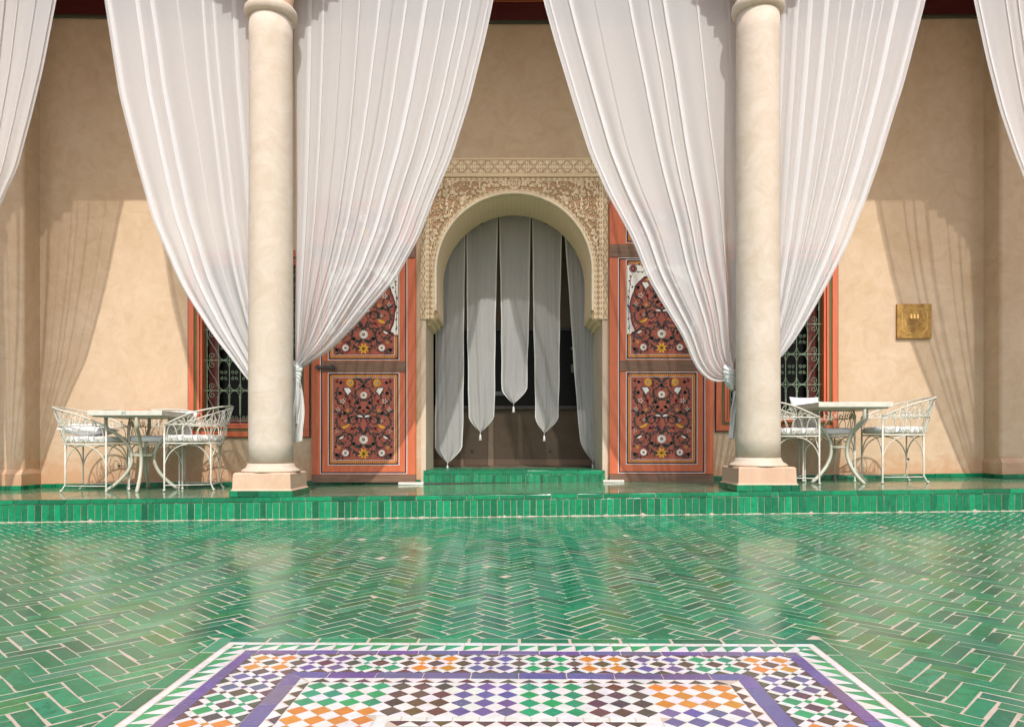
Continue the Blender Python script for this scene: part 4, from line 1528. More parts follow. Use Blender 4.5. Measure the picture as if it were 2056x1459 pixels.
curtain('curtain right of the right column, sweeping down behind it above the right table',
        [(1540, TOPV), (1540, 0), (1538, 400), (1536, 650), (1534, 735)], [(1885, TOPV), (1859, 0), (1815, 169), (1796, 228), (1767, 323), (1741, 397), (1704, 489), (1674, 548), (1647, 598), (1619, 647), (1592, 688), (1562, 724), (1538, 748)], 11, 15)
curtain('outermost right curtain, cut by the right edge of the picture',
        [(2330, TOPV), (2300, 0), (2270, 400), (2255, 700), (2252, 760)], [(1925, TOPV), (1954, 0), (1980, 121), (2006, 221), (2035, 305), (2054, 353), (2100, 470), (2150, 590), (2200, 690), (2246, 758)], 10, 16)

# ------------------------------------------------------------------ windows
def spiral3(mb, c, R, turns, a0, sg, r, f, n=22):
    pts = []
    for k in range(n + 1):
        t_ = k / n; rad = R * (1 - .8 * t_)
        a = a0 + sg * turns * 2 * PI * t_
        pts.append(f(c[0] + rad * math.cos(a), c[1] + rad * math.sin(a)))
    mb.tube(pts, r, 5)


def make_window(key, label):
    x0, x1 = WX[key]
    cx = (x0 + x1) / 2; W_ = x1 - x0; H_ = WZ1 - WZ0
    o = thing('grilled_window', (cx, WALL, WZ0 + S * cx), label, 'window', 'orange framed windows with green iron grilles')
    hw = W_ / 2

    def ring(o0, o1, y0, y1, mat, name):
        b = MB()
        for (a, c, d, e) in ((-hw + o0, hw - o0, o0, o1), (-hw + o0, hw - o0, H_ - o1, H_ - o0)): b.box(a, c, y0, y1, d, e)
        for s_ in (-1, 1):
            a, c = sorted((s_ * (hw - o0), s_ * (hw - o1))); b.box(a, c, y0, y1, o1, H_ - o1)
        return b.build(name, mat, o, bevel=.002)
    ring(-.006, .0, -.026, .0, M['purple'], 'edge_line')
    ring(.0, .056, -.030, .0, M['orange'], 'outer_frame')
    ring(.056, .088, -.018, .0, M['olive_paint'], 'painted_band')
    ring(.088, .112, -.026, .05, M['orange'], 'inner_frame')
    ring(.112, .118, -.012, .05, M['red_paint'], 'frame_line')
    ring(.118, .138, -.016, .06, M['orange'], 'inner_frame')
    ring(.138, .20, .16, .20, simple('dark_red_wood_' + key, (.12, .02, .015), .5), 'casement')
    b = MB(); b.box(-hw + .1, hw - .1, .20, .21, .1, H_ - .1); b.build('pane', M['black_glass'], o)
    for s_ in (-1, 1):
        b = MB(); b.box(s_ * (hw - .235) - .018, s_ * (hw - .235) + .018, .12, .16, .12, H_ - .12); b.build('casement_post', bpy.data.materials['dark_red_wood_' + key], o)
    # grille
    gw = hw - .165
    y = .045
    zs = [.167 + .312 * k for k in range(6)]
    xs_ = [-gw, -gw + .118]
    nb_ = 6; bw = (2 * gw - .236) / nb_
    xs_ += [-gw + .118 + bw * k for k in range(1, nb_)] + [gw - .118, gw]
    br = MB()
    for z in zs: br.box(-gw - .028, gw + .028, y - .006, y + .006, z - .004, z + .004)
    for x in xs_: br.tube([(x, y, zs[0] - .03), (x, y, zs[-1] + .03)], .0048, 6)
    br.build('grille_bars', M['iron_green'], o)
    sc = MB()
    f = lambda a, b_: (a, y - .006, b_)
    for row in range(5):
        zb_, zt_ = zs[row], zs[row + 1]
        hh = zt_ - zb_
        for s_ in (-1, 1):                       # side bays with S scrolls
            xi, xo = s_ * (gw - .118), s_ * gw
            xm = (xi + xo) / 2
            R = .036
            for zc_, sg in ((zb_ + .045, 1), (zt_ - .045, -1)):
                spiral3(sc, (xm + s_ * .004, zc_), R, 1.35, -sg * PI / 2, s_ * sg, .0034, f)
            sc.tube([f(xm - s_ * (.05 * math.cos(PI * k / 14)), zb_ + .045 + (hh - .09) * k / 14) for k in range(15)], .0034, 5)
            sc.tube([f(xo - s_ * .004, zb_ + hh * .5 - .02), f(xo - s_ * .004, zb_ + hh * .5 + .02)], .007, 6)
        for k in range(nb_):
            xa = xs_[1 + k]; xm = xa + bw / 2; r_ = bw / 2 - .006
            if row == 0:
                sc.tube([f(xm + r_ * math.cos(a), zt_ - .06 + r_ * 1.1 * math.sin(a)) for a in [PI * q_ / 10 for q_ in range(11)]], .0036, 5)
                for s2 in (-1, 1): spiral3(sc, (xm + s2 * .024, zb_ + .030), .020, 1.2, PI / 2, s2, .003, f, 16)
            else:
                sc.tube([f(xm + r_ * math.cos(a), zt_ - .06 + r_ * 1.1 * math.sin(a)) for a in [PI * q_ / 10 for q_ in range(11)]], .0036, 5)
                sc.tube([f(xm + r_ * math.cos(a), zb_ + .06 - r_ * 1.1 * math.sin(a)) for a in [PI * q_ / 10 for q_ in range(11)]], .0036, 5)
                for s2 in (-1, 1):
                    spiral3(sc, (xm + s2 * .023, hh * .5 + zb_ + .032), .019, 1.25, -PI / 2, -s2, .003, f, 16)
                    spiral3(sc, (xm + s2 * .023, hh * .5 + zb_ - .032), .019, 1.25, PI / 2, s2, .003, f, 16)
        for k in range(nb_ + 1):
            x = xs_[1 + k]
            if row == 0:
                sc.box(x - .011, x + .011, y - .011, y + .009, zt_ - .078, zt_ - .060)
                sc.box(x - .0075, x + .0075, y - .008, y + .006, zb_ + .07, zt_ - .078)
            for zz in (zb_ + .06, zt_ - .06): sc.tube([(x, y, zz - .008), (x, y, zz + .008)], .0085, 6)
    sc.build('grille_scrolls', M['iron_green'], o)
    return o


make_window('l', 'orange framed window with green scrolled grille, mostly behind the left column')
make_window('r', 'orange framed window with green scrolled grille, behind the right column and right table')

# ------------------------------------------------------------------ painted doors
PAL = ['dark_paint', 'white_paint', 'yellow_paint', 'red_paint', 'purple']


class Paint:
    # flat painted ornament: thin raised paint in the plane of the panel, colour by material
    def __init__(self, cx, cz, y):
        self.mb = MB(); self.cx = cx; self.cz = cz; self.y = y; self.lay = 0; self.clipf = None

    def poly(self, pts, c, lift=0):
        y = self.y - .0006 * (1 + lift)
        if area(pts) < 0: pts = list(reversed(pts))
        if self.clipf:
            cu = sum(p[0] for p in pts) / len(pts); cv = sum(p[1] for p in pts) / len(pts)
            if not self.clipf(cu, cv): return
        self.mb.add([(self.cx + a, y, self.cz + b) for a, b in pts], [tuple(range(len(pts)))], c)

    def disc(self, x, z, r, c, lift=0, n=12):
        self.poly([(x + r * math.cos(2 * PI * k / n), z + r * math.sin(2 * PI * k / n)) for k in range(n)], c, lift)

    def ribbon(self, pts, w, c, lift=0):
        n = len(pts)
        for i in range(n - 1):
            (x0, z0), (x1, z1) = pts[i], pts[i + 1]
            L_ = math.hypot(x1 - x0, z1 - z0) or 1
            nx_, nz_ = -(z1 - z0) / L_, (x1 - x0) / L_
            w0 = w[i] if isinstance(w, list) else w; w1 = w[i + 1] if isinstance(w, list) else w
            self.poly([(x0 - nx_ * w0, z0 - nz_ * w0), (x1 - nx_ * w1, z1 - nz_ * w1), (x1 + nx_ * w1, z1 + nz_ * w1), (x0 + nx_ * w0, z0 + nz_ * w0)], c, lift)

    def leaf(self, x, z, a, L_, w, c, lift=0, bend=.4):
        pts = [(x + L_ * t_ * math.cos(a + bend * t_), z + L_ * t_ * math.sin(a + bend * t_)) for t_ in [k / 5 for k in range(6)]]
        self.ribbon(pts, [w * math.sin(PI * min(.98, k / 5 * .9 + .08)) for k in range(6)], c, lift)

    def flower(self, x, z, r, c, n=12, core=0, ring=None):
        if ring is not None:
            self.ribbon([(x + r * 1.3 * math.cos(2 * PI * k / 20), z + r * 1.3 * math.sin(2 * PI * k / 20)) for k in range(21)], r * .10, ring, 1)
        for k in range(n):
            a = 2 * PI * k / n
            self.leaf(x + r * .30 * math.cos(a), z + r * .30 * math.sin(a), a, r * .72, r * .17, c, 3, 0)
        self.disc(x, z, r * .34, core, 4); self.disc(x, z, r * .2, 1 if c != 1 else 2, 5); self.disc(x, z, r * .1, 0, 6)

    def bud(self, x, z, r, c=0):
        for k in range(5):
            a = 2 * PI * k / 5 + x * 40
            self.disc(x + r * .5 * math.cos(a), z + r * .5 * math.sin(a), r * .55, c, 2, 7)

    def spiral(self, x, z, R, a0, sg, turns, c, w=.0045, leaves=True):
        n = 26
        pts = [(x + R * (1 - .8 * k / n) * math.cos(a0 + sg * 2 * PI * turns * k / n), z + R * (1 - .8 * k / n) * math.sin(a0 + sg * 2 * PI * turns * k / n)) for k in range(n + 1)]
        self.ribbon(pts, [w * (1 - .4 * k / n) for k in range(n + 1)], c, 0)
        if leaves:
            for k in range(2, n - 6, 4):
                a = a0 + sg * 2 * PI * turns * k / n
                self.leaf(*pts[k], a + sg * .6, R * .33, R * .1, c, 1, sg * .8)

    def vine(self, pts, c=0, w=.0035, leaves=5, ll=.022):
        P_ = np.array(pts, float); n = 18
        d = np.r_[0, np.cumsum(np.hypot(*np.diff(P_, axis=0).T))]
        t_ = np.linspace(0, d[-1], n)
        xs_ = np.interp(t_, d, P_[:, 0]); zs_ = np.interp(t_, d, P_[:, 1])
        for arr in (xs_, zs_): arr[1:-1] = (arr[:-2] + 2 * arr[1:-1] + arr[2:]) / 4
        q = list(zip(xs_, zs_))
        self.ribbon(q, w, c, 0)
        for k in range(1, n - 1, max(1, n // max(1, leaves))):
            a = math.atan2(q[k + 1][1] - q[k][1], q[k + 1][0] - q[k][0])
            s_ = 1 if (k // 2) % 2 else -1
            self.leaf(*q[k], a + s_ * .9, ll, ll * .24, c, 1, -s_ * .5)


def bouquet(pt, K, clipf=None):
    # the symmetric bouquet painted on every panel; image crop pixels relative to the panel's foot, K to metres
    pt.clipf = clipf
    U = lambda x, y: ((x - 615) / 1462.5 * K, (1332 - y) / 1462.5 * K)
    for m_ in (1, -1):
        def P_(x, y, m_=m_):
            a, b_ = U(x, y); return (a * m_, b_)
        k = K / 1462.5
        sg = m_
        for (x, y, R, a0, s_, tn) in ((330, 1020, 135, -1.2, 1, 1.15), (345, 1225, 92, 2.0, -1, .95), (470, 745, 75, .6, 1, 1.5), (615, 365, 130, 2.6, 1, .42), (415, 185, 88, -1.0, 1, .7), (560, 740, 55, -1.4, -1, .9), (280, 560, 75, 2.2, -1, .8)):
            X, Z = P_(x, y); pt.spiral(X, Z, R * k, a0 if m_ > 0 else PI - a0, s_ * m_, tn, 4 if R in (92, 88, 55) else 0, .0056 * K, True)
        for v in ([(430, 1110), (440, 1000), (500, 930), (590, 900)], [(430, 1100), (380, 1180), (300, 1290), (200, 1310)], [(250, 240), (200, 330), (210, 430), (260, 500)],
                  [(480, 590), (400, 500), (360, 380), (320, 260)], [(480, 590), (560, 640), (610, 700)], [(480, 590), (500, 430), (480, 330), (540, 260), (612, 240)],
                  [(230, 690), (300, 640), (400, 650), (470, 600)], [(230, 690), (200, 760), (230, 840), (300, 870)], [(430, 870), (520, 850), (590, 900), (605, 960)],
                  [(440, 1240), (480, 1180), (520, 1260), (590, 1200)], [(610, 200), (560, 130), (500, 110)], [(400, 1000), (330, 960), (230, 970), (200, 1060), (260, 1110)],
                  [(1020 - 615 + 205, 1090), (560, 1130), (500, 1120)], [(260, 700), (250, 620), (180, 600)], [(420, 800), (380, 740), (400, 690)]):
            pt.vine([P_(*q) for q in v], 0, .0042 * K, 7, .032 * K)
        for (x, y, r, c) in ((275, 178, 27, 0), (265, 335, 30, 0), (525, 475, 28, 0), (560, 548, 26, 0), (335, 630, 28, 0), (470, 1090, 32, 0), (215, 1255, 32, 0), (510, 705, 20, 0), (380, 1010, 18, 0), (690, 560, 18, 0), (185, 860, 18, 4), (430, 690, 18, 4), (440, 862, 26, 3), (402, 455, 28, 3), (218, 160, 24, 3), (560, 1130, 20, 0), (200, 1130, 18, 0), (205, 420, 16, 0), (350, 390, 14, 0), (300, 740, 14, 0), (480, 180, 14, 0)):
            X, Z = P_(x, y); pt.bud(X, Z, r * k, c)
        X, Z = P_(415, 180); pt.flower(X, Z, 62 * k, 2, 14)
        X, Z = P_(345, 1225); pt.flower(X, Z, 54 * k, 1, 12, 0, 3)
        rl = random.Random(5)
        for _ in range(95):
            lx, ly = rl.uniform(185, 600), rl.uniform(110, 1310)
            X, Z = P_(lx, ly); a_ = rl.uniform(0, 2 * PI); L_ = rl.uniform(26, 52)
            pt.leaf(X, Z, a_ if m_ > 0 else PI - a_, L_ * k, L_ * k * .17, rl.choice([0, 0, 0, 4, 3]), 0, .8 * m_)
        for (x, y, r, c, n) in ((300, 455, 42, 1, 5), (235, 580, 34, 1, 4), (352, 745, 24, 1, 4), (385, 595, 28, 2, 7), (255, 1145, 28, 2, 7), (215, 905, 30, 1, 3)):
            X, Z = P_(x, y); pt.flower(X, Z, r * k, c, n)
        fan = [P_(310, 255), P_(405, 252), P_(440, 310), P_(400, 340), P_(385, 378), P_(345, 320)]
        pt.poly(fan, 1, 3); pt.ribbon(fan + [fan[0]], .004 * K, 4, 4)
        for (x, y, a, L_, c) in ((290, 850, .1, 130, 2), (250, 1010, .15, 80, 1), (600, 690, 2.6, 80, 1), (425, 345, -1.1, 70, 4), (585, 900, 1.75, 100, 4)):
            X, Z = P_(x, y); pt.leaf(X, Z, a if m_ > 0 else PI - a, L_ * k, L_ * k * .17, c, 3, .35 * m_)
    k = K / 1462.5
    pt.flower(0, U(0, 365)[1], 56 * k, 1, 14); pt.flower(0, U(0, 1025)[1], 68 * k, 1, 14)
    X, Z = 0, U(0, 1235)[1]
    for q in range(8): pt.leaf(X, Z, q * PI / 4 + .39, 85 * k, 17 * k, 2, 3, 0)
    pt.disc(X, Z, 14 * k, 0, 4); pt.bud(0, U(0, 228)[1], 30 * k, 0); pt.bud(0, U(0, 600)[1], 26 * k, 3)


def rope(mb, x0, x1, z0, z1, w, y):
    # twisted yellow and dark red border
    def run(ax, a, b_, fixed):
        n = int((b_ - a) / .020); p = (b_ - a) / n
        for i in range(n):
            s0 = a + i * p
            q = [(s0, -w / 2), (s0 + p * .55, -w / 2), (s0 + p * 1.0, w / 2), (s0 + p * .45, w / 2)]
            q2 = [(s0 + p * .55, -w / 2), (s0 + p * .85, -w / 2), (s0 + p * 1.3, w / 2), (s0 + p, w / 2)]
            for qq, c, l in ((q, 0, .0012), (q2, 1, .0009)):
                vs = [((s, y - l, fixed + t_) if ax == 'x' else (fixed + t_, y - l, s)) for s, t_ in qq]
                mb.add(vs, [(0, 1, 2, 3) if ax == 'x' else (3, 2, 1, 0)], c)
    run('x', x0, x1, z0); run('x', x0, x1, z1); run('z', z0, z1, x0); run('z', z0, z1, x1)


def make_door(cx, flip, zoff, label):
    o = thing('door_leaf', (cx, WALL - .012, zoff), label, 'door', 'painted door leaves folded back beside the arch')
    HW = .530; H_ = 2.86; fy = -.048
    b = MB(); b.box(-HW, HW, fy, .0, .078, H_); b.build('leaf', M['orange'], o, bevel=.004)
    b = MB(); b.box(-HW, HW, fy - .004, .0, .0, .076); b.build('bottom_rail', M['brown'], o, bevel=.004)
    x0, x1 = -.443, .443
    b = MB(); b.box(x0 + .016, x1 - .016, fy - .010, fy - .001, 1.125, 1.235); b.build('rail', M['brown'], o, bevel=.003)
    b = MB(); b.box(-HW + .001, HW - .001, fy - .010, fy - .001, 2.285, 2.415); b.build('rail', M['brown'], o, bevel=.003)

    def line(a, c, d, e, wd, mat, name, l=.003):
        b = MB()
        b.box(a, c, fy - l, fy + .001, d, d + wd); b.box(a, c, fy - l, fy + .001, e - wd, e)
        b.box(a, a + wd, fy - l, fy + .001, d + wd, e - wd); b.box(c - wd, c, fy - l, fy + .001, d + wd, e - wd)
        return b.build(name, mat, o)
    line(x0, x1, .088, 2.281, .006, M['white_paint'], 'white_line')
    line(x0 + .006, x1 - .006, .094, 2.275, .013, M['purple'], 'dark_line', .004)
    for (pz0, pz1, kind) in ((.176, 1.118, 'low'), (1.245, 2.262, 'arch'), (2.43, 2.80, 'top')):
        w_ = .363
        b = MB(); b.box(-w_ + .004, w_ - .004, fy - .0015, fy + .0, pz0 + .004, pz1 - .004); pn = b.build('panel', M['salmon'], o)
        line(-w_, w_, pz0, pz1, .006, M['white_paint'], 'white_line')
        line(-w_ + .006, w_ - .006, pz0 + .006, pz1 - .006, .012, M['purple'], 'dark_line', .0045)
        line(-w_ + .047, w_ - .047, pz0 + .047, pz1 - .047, .004, M['white_paint'], 'inner_white_line')
        r = MB(); rope(r, -w_ + .032, w_ - .032, pz0 + .032, pz1 - .032, .019, fy - .0015)
        r.build('rope_border', [M['yellow_paint'], M['red_paint']], pn)
        bg_ = MB()
        for (a, c, d, e) in ((-w_ + .019, w_ - .019, pz0 + .019, pz0 + .045), (-w_ + .019, w_ - .019, pz1 - .045, pz1 - .019), (-w_ + .019, -w_ + .045, pz0 + .045, pz1 - .045), (w_ - .045, w_ - .019, pz0 + .045, pz1 - .045)):
            bg_.box(a, c, fy - .002, fy, d, e)
        bg_.build('border_ground', M['red_paint'], pn)
        pt = Paint(0, pz0 + .051, fy - .0016)
        hgt = pz1 - pz0 - .102
        if kind == 'low': bouquet(pt, 1.0)
        elif kind == 'arch': bouquet(pt, 1.0)
        else: bouquet(pt, 1.0, lambda u, v: v < hgt)
        pt.mb.build('painted_flowers', [M[c] for c in PAL], pn)
        if kind == 'arch':
            # lobed white corner pieces over the panel
            for s_ in (-1, 1):
                sp = [(0, pz1 - .012), (s_ * .352, pz1 - .012), (s_ * .352, 1.475), (s_ * .345, 1.468), (s_ * .325, 1.475), (s_ * .318, 1.50), (s_ * .300, 1.525), (s_ * .278, 1.53),
                      (s_ * .285, 1.56), (s_ * .305, 1.60), (s_ * .318, 1.66), (s_ * .322, 1.72), (s_ * .335, 1.76), (s_ * .325, 1.83), (s_ * .305, 1.90), (s_ * .29, 1.93), (s_ * .275, 1.99), (s_ * .23, 2.04), (s_ * .18, 2.085), (s_ * .15, 2.09), (s_ * .10, 2.14), (s_ * .05, 2.17), (0, 2.20)]
                if s_ < 0: sp = list(reversed(sp))
                # build as strips against the outer side so that the shape stays simple
                b = MB()
                cur = [p for p in (sp if s_ > 0 else list(reversed(sp)))][5:]
                edge = []
                for (xx, zz) in cur: edge.append((xx, zz))
                pr = MB(); pu = MB()
                for (a0, b0), (a1, b1) in zip(edge, edge[1:]):
                    o0 = (s_ * .352, b0); o1 = (s_ * .352, b1)
                    q = [(a0, b0), o0, o1, (a1, b1)]
                    if s_ < 0: q.reverse()
                    yy = fy - .013
                    if area(q) < 0: q.reverse()
                    if b1 != b0: b.prism_y(q, yy, fy - .001)
                b.build('lobed_corner', M['white_paint'], o)
                for w0, mt, l in ((.010, M['purple'], .0145), (.022, M['red_paint'], .0105)):
                    e_ = MB()
                    for (a0, b0), (a1, b1) in zip(edge, edge[1:]):
                        dx, dz = a1 - a0, b1 - b0; L_ = math.hypot(dx, dz) or 1
                        nx_, nz_ = -dz / L_ * s_, dx / L_ * s_
                        if nx_ * s_ > 0: nx_, nz_ = -nx_, -nz_
                        q = [(a0, b0), (a1, b1), (a1 + nx_ * w0, b1 + nz_ * w0), (a0 + nx_ * w0, b0 + nz_ * w0)]
                        if area(q) < 0: q.reverse()
                        e_.prism_y(q, fy - l, fy - .001)
                    e_.build('lobed_edge', mt, o)
                pt2 = Paint(0, 0, fy - .0135)
                pt2.ribbon([(s_ * (.292 + .036 * math.cos(2 * PI * k / 20)), 2.165 + .036 * math.sin(2 * PI * k / 20)) for k in range(21)], .004, 0, 1)
                pt2.flower(s_ * .292, 2.165, .033, 3, 16, 3); 
                pt2.vine([(s_ * .30, 2.12), (s_ * .325, 2.02), (s_ * .33, 1.93), (s_ * .342, 1.82), (s_ * .337, 1.70), (s_ * .335, 1.60), (s_ * .33, 1.52)], 0, .0024, 9, .022)
                pt2.vine([(s_ * .26, 2.14), (s_ * .20, 2.13), (s_ * .13, 2.17), (s_ * .06, 2.21)], 0, .0024, 5, .022)
                for (a, z_, c) in ((.322, 2.09, 2), (.33, 2.04, 3), (.30, 1.98, 0), (.34, 1.88, 3), (.338, 1.78, 0), (.336, 1.66, 3), (.335, 1.56, 0), (.335, 1.50, 2), (.20, 2.19, 2), (.13, 2.20, 3), (.23, 2.21, 0), (.07, 2.23, 3)):
                    pt2.bud(s_ * a, z_, .010, c)
                pt2.mb.build('corner_flowers', [M[c] for c in PAL], o)
    if flip:
        b = MB(); b.box(-.485, -.29, fy - .030, fy - .011, 1.155, 1.185); b.box(-.47, -.45, fy - .036, fy - .005, 1.145, 1.195); b.box(-.33, -.31, fy - .036, fy - .005, 1.145, 1.195)
        b.tube([(-.30, fy - .03, 1.175), (-.27, fy - .045, 1.165), (-.265, fy - .045, 1.12)], .007, 6)
        b.build('bolt', M['iron_dark'], o, bevel=.003)
    return o


def door_at(px, pv):
    d = WALL - .04
    return mx(px, d), mz(pv, d)


X, Z = door_at(731, 968)
make_door(X, True, Z, 'painted orange door leaf left of the arch, with iron bolt, half hidden by a curtain')
X, Z = door_at(1327.5, 966.5)
make_door(X, False, Z, 'painted orange door leaf right of the arch, its lower flower panel fully in view')
for (u0, u1, v, side) in ((801, 851, 969, 'left'), (1210, 1252, 966, 'right')):
    b = MB(); d = WALL - .14
    b.box(-(u1 - u0) / 2 * d / F, (u1 - u0) / 2 * d / F, -.05, .03, 0, .022)
    ob = b.build('threshold_slab', M['marble'], bevel=.003); ob.location = (mx((u0 + u1) / 2, d), d, S * mx((u0 + u1) / 2, d) + .001)
    tag(ob, 'thin white stone slab on the terrace floor at the foot of the %s door leaf' % side, 'stone slab')

# ------------------------------------------------------------------ brass plaque
PX, PZ = mx(1833, WALL), mz(645.5, WALL)
pq = thing('brass_plaque', (PX, WALL, PZ), 'square tarnished brass plaque on the wall right of the right window', 'plaque')
b = MB(); b.box(-.176, .176, -.03, -.002, -.176, .176); b.build('plate', M['brass'], pq, bevel=.003)
ln = []
c_ = .118; e_ = .082
seq = [(-e_, c_), (e_, c_)] + [(e_ + .004, c_ - .012)] + [(c_ - .030 * math.cos(a) , c_ - .030 * math.sin(a) + 0) for a in ()]
corner = [(e_, c_), (e_ + .002, c_ - .014), (e_ + .018, c_ - .020), (c_ - .014, e_ + .004 + .0), (c_ - .012, e_ + .002), (c_, e_)]
seq = []
for q in range(4):
    for (x, z) in corner:
        for _ in range(q): x, z = z, -x
        seq.append((x, z))
b = MB(); b.tube([(x * 1.08, -.031, z * 1.08) for x, z in seq], .0028, 5, closed=True); b.build('border_line', M['brass_light'], pq)
b = MB()
for k in (-1, 0, 1):
    b.prism_y([(k * .034 - .010, .026), (k * .034 + .010, .026), (k * .034 + .010, .062), (k * .034 + .005, .072), (k * .034 - .005, .072), (k * .034 - .010, .062)], -.0325, -.030)
b.build('emblem', M['brass_light'], pq)
b = MB(); b.box(-.052, .052, -.0325, -.030, .019, .023)
for x0, x1, z in ((-.055, -.02, .008), (-.012, .03, .008), (-.048, .05, -.001)): b.box(x0, x1, -.0322, -.030, z, z + .003)
for k in range(9): b.box(-.075 + .017 * k, -.075 + .017 * k + rnd.uniform(.006, .013), -.0322, -.030, -.070, -.064)
for k in range(7): b.box(-.055 + .017 * k, -.055 + .017 * k + rnd.uniform(.006, .013), -.0322, -.030, -.088, -.083)
b.build('engraving', M['brass_dark'], pq)


def text(name, body, size, mat, parent, loc, rot=(PI / 2, 0, 0), ex=.0006, sc=(1, 1, 1)):
    cu = bpy.data.curves.new(name, 'FONT'); cu.body = body; cu.size = size; cu.align_x = 'CENTER'; cu.align_y = 'CENTER'; cu.extrude = ex
    cu.materials.append(mat)
    tmp = bpy.data.objects.new(name + '_curve', cu); COL.objects.link(tmp)
    me = bpy.data.meshes.new_from_object(tmp.evaluated_get(bpy.context.evaluated_depsgraph_get()))
    bpy.data.objects.remove(tmp)
    me.name = name
    if not me.materials: me.materials.append(mat)
    o = bpy.data.objects.new(name, me); COL.objects.link(o); o.parent = parent; o.location = loc; o.rotation_euler = rot; o.scale = sc
    return o


text('plaque_lettering', 'PAVILLON', .052, M['brass_dark'], pq, (0, -.0308, -.034), sc=(.62, 1.15, 1))

# ------------------------------------------------------------------ garden furniture
def make_chair():
    o = thing('wrought_iron_chair', (0, 0, 0), 'white wrought iron armchair', 'chair', 'white wrought iron armchairs round the two tables')
    # front faces -y; seat outline as a U from the front left corner round the back
    def U_(s):
        L1 = .22; arc = PI * .235; T = 2 * L1 + arc
        d = s * T
        if d < L1: return (-.235, -.22 + d, -1, 0)
        if d > L1 + arc: return (.235, -.22 + (T - d), 1, 0)
        a = PI - (d - L1) / .235
        return (.235 * math.cos(a), .235 * math.sin(a), math.cos(a), math.sin(a))
    ZS_, ZM, = .435, .605

    def top_z(s):
        k = math.sin(PI * s)
        e = min(1, s / .06, (1 - s) / .06)
        return ZM + .005 + (.175 * k ** 1.1) * (e ** .5)

    def surf(s, t_):
        # t_ 0 seat ring, 1 middle rail, 2 top rail
        x, y, nx_, ny_ = U_(s)
        w_ = math.sin(PI * s)
        if t_ <= 1: out = (.008 + .030 * w_) * t_; z = ZS_ + (ZM - ZS_) * t_
        else: out = .008 + .030 * w_ + .050 * w_ * (t_ - 1); z = ZM + (top_z(s) - ZM) * (t_ - 1)
        return (x + nx_ * out, y + ny_ * out, z)
    N = 40
    b = MB()
    b.tube([surf(k / N, 0) for k in range(N + 1)] + [surf(1, 0), surf(0, 0)], .0075, 6)
    b.build('seat_frame', M['iron_white'], o, smooth=True)
    b = MB(); b.tube([surf(k / N, 1) for k in range(N + 1)], .0062, 6); b.build('arm_rail', M['iron_white'], o, smooth=True)
    b = MB()
    b.tube([surf(k / N, 2) for k in range(N + 1)], .008, 6)
    b.build('top_rail', M['iron_white'], o, smooth=True)
    b = MB()
    TL = 2 * .22 + PI * .235
    nb_ = 9
    for k in range(nb_):                                   # lower tier: pairs of scrolls
        s0 = (k + .5) / nb_; dw = .5 / nb_
        for m_ in (-1, 1):
            f = lambda a, z, s0=s0: surf(min(1, max(0, s0 + a / TL)), min(1, max(0, z)))
            pts = []
            for q in range(21):
                t_ = q / 20; R = .030 * (1 - .78 * t_); a = -PI / 2 + m_ * 1.5 * 2 * PI * t_ * -1
                pts.append(f(m_ * .030 + R * math.cos(a), .30 + R * math.sin(a) / .17))
            b.tube(pts, .0040, 4)
        b.tube([f(.045 * math.sin(PI * q / 10 - PI / 2), .12 + .86 * math.sin(PI * q / 10) ** .7) for q in range(11)], .0040, 4)
    for k in range(1, nb_):
        s0 = k / nb_
        f = lambda a, z, s0=s0: surf(min(1, max(0, s0 + a / TL)), 1 + min(1, max(0, z)))
        hgt = top_z(s0) - ZM
        if hgt < .03: continue
        b.tube([f(.056 * math.cos(PI * q / 12), .98 * math.sin(PI * q / 12) ** .7) for q in range(13)], .0042, 4)
        b.tube([f(.020 * math.cos(PI * q / 12), .02 + .62 * math.sin(PI * q / 12) ** .7) for q in range(13)], .0036, 4)
        for m_ in (-1, 1):
            R0 = min(.024, hgt * .3)
            pts = []
            for q in range(17):
                t_ = q / 16; R = R0 * (1 - .75 * t_); a = PI / 2 + m_ * 1.3 * 2 * PI * t_
                pts.append(f(m_ * .036 + R * math.cos(a), (R0 * 1.1 + R * math.sin(a)) / hgt))
            b.tube(pts, .0038, 4)
    for s0 in (.0, .33, .5, .67, 1.0): b.tube([surf(s0, t_ / 4) for t_ in range(9)], .0045, 5)
    b.build('scrollwork', M['iron_white'], o)
    for sx in (-1, 1):
        b = MB(); b.tube([(sx * .235, -.22, ZM), (sx * .235, -.22, .03), (sx * .235, -.222, .0)], .0085, 7)
        b.tube([(sx * .235, -.222, .018), (sx * .235, -.222, .001)], .012, 7); b.build('leg', M['iron_white'], o, smooth=True)
        b = MB(); b.tube([(sx * .17, .165, ZS_), (sx * .17, .165, .07), (sx * .178, .180, .035), (sx * .185, .195, .0)], .0072, 7)
        b.tube([(sx * .185, .195, .02), (sx * .185, .195, .001)], .011, 7); b.build('leg', M['iron_white'], o, smooth=True)
    b = MB()
    for sx in (-1, 1):
        b.tube([(sx * (.235 - .21 * (1 - math.cos(a))), -.22, .20 + .225 * math.sin(a)) for a in [PI / 2 * q / 10 for q in range(11)]], .0055, 5)
        b.tube([(sx * .235, -.22 + .20 * (1 - math.cos(a)), .20 + .225 * math.sin(a)) for a in [PI / 2 * q / 10 for q in range(11)]], .0055, 5)
        b.tube([(sx * (.17 + .06 * (1 - math.cos(a))), .165 - .17 * (1 - math.cos(a)), .20 + .225 * math.sin(a)) for a in [PI / 2 * q / 10 for q in range(11)]], .0055, 5)
        b.tube([(sx * (.17 - .15 * (1 - math.cos(a))), .165 + .06 * (1 - math.cos(a)), .20 + .225 * math.sin(a)) for a in [PI / 2 * q / 10 for q in range(11)]], .0055, 5)
        b.tube([(sx * .235, -.22, .055), (sx * .172, .168, .055)], .005, 5)
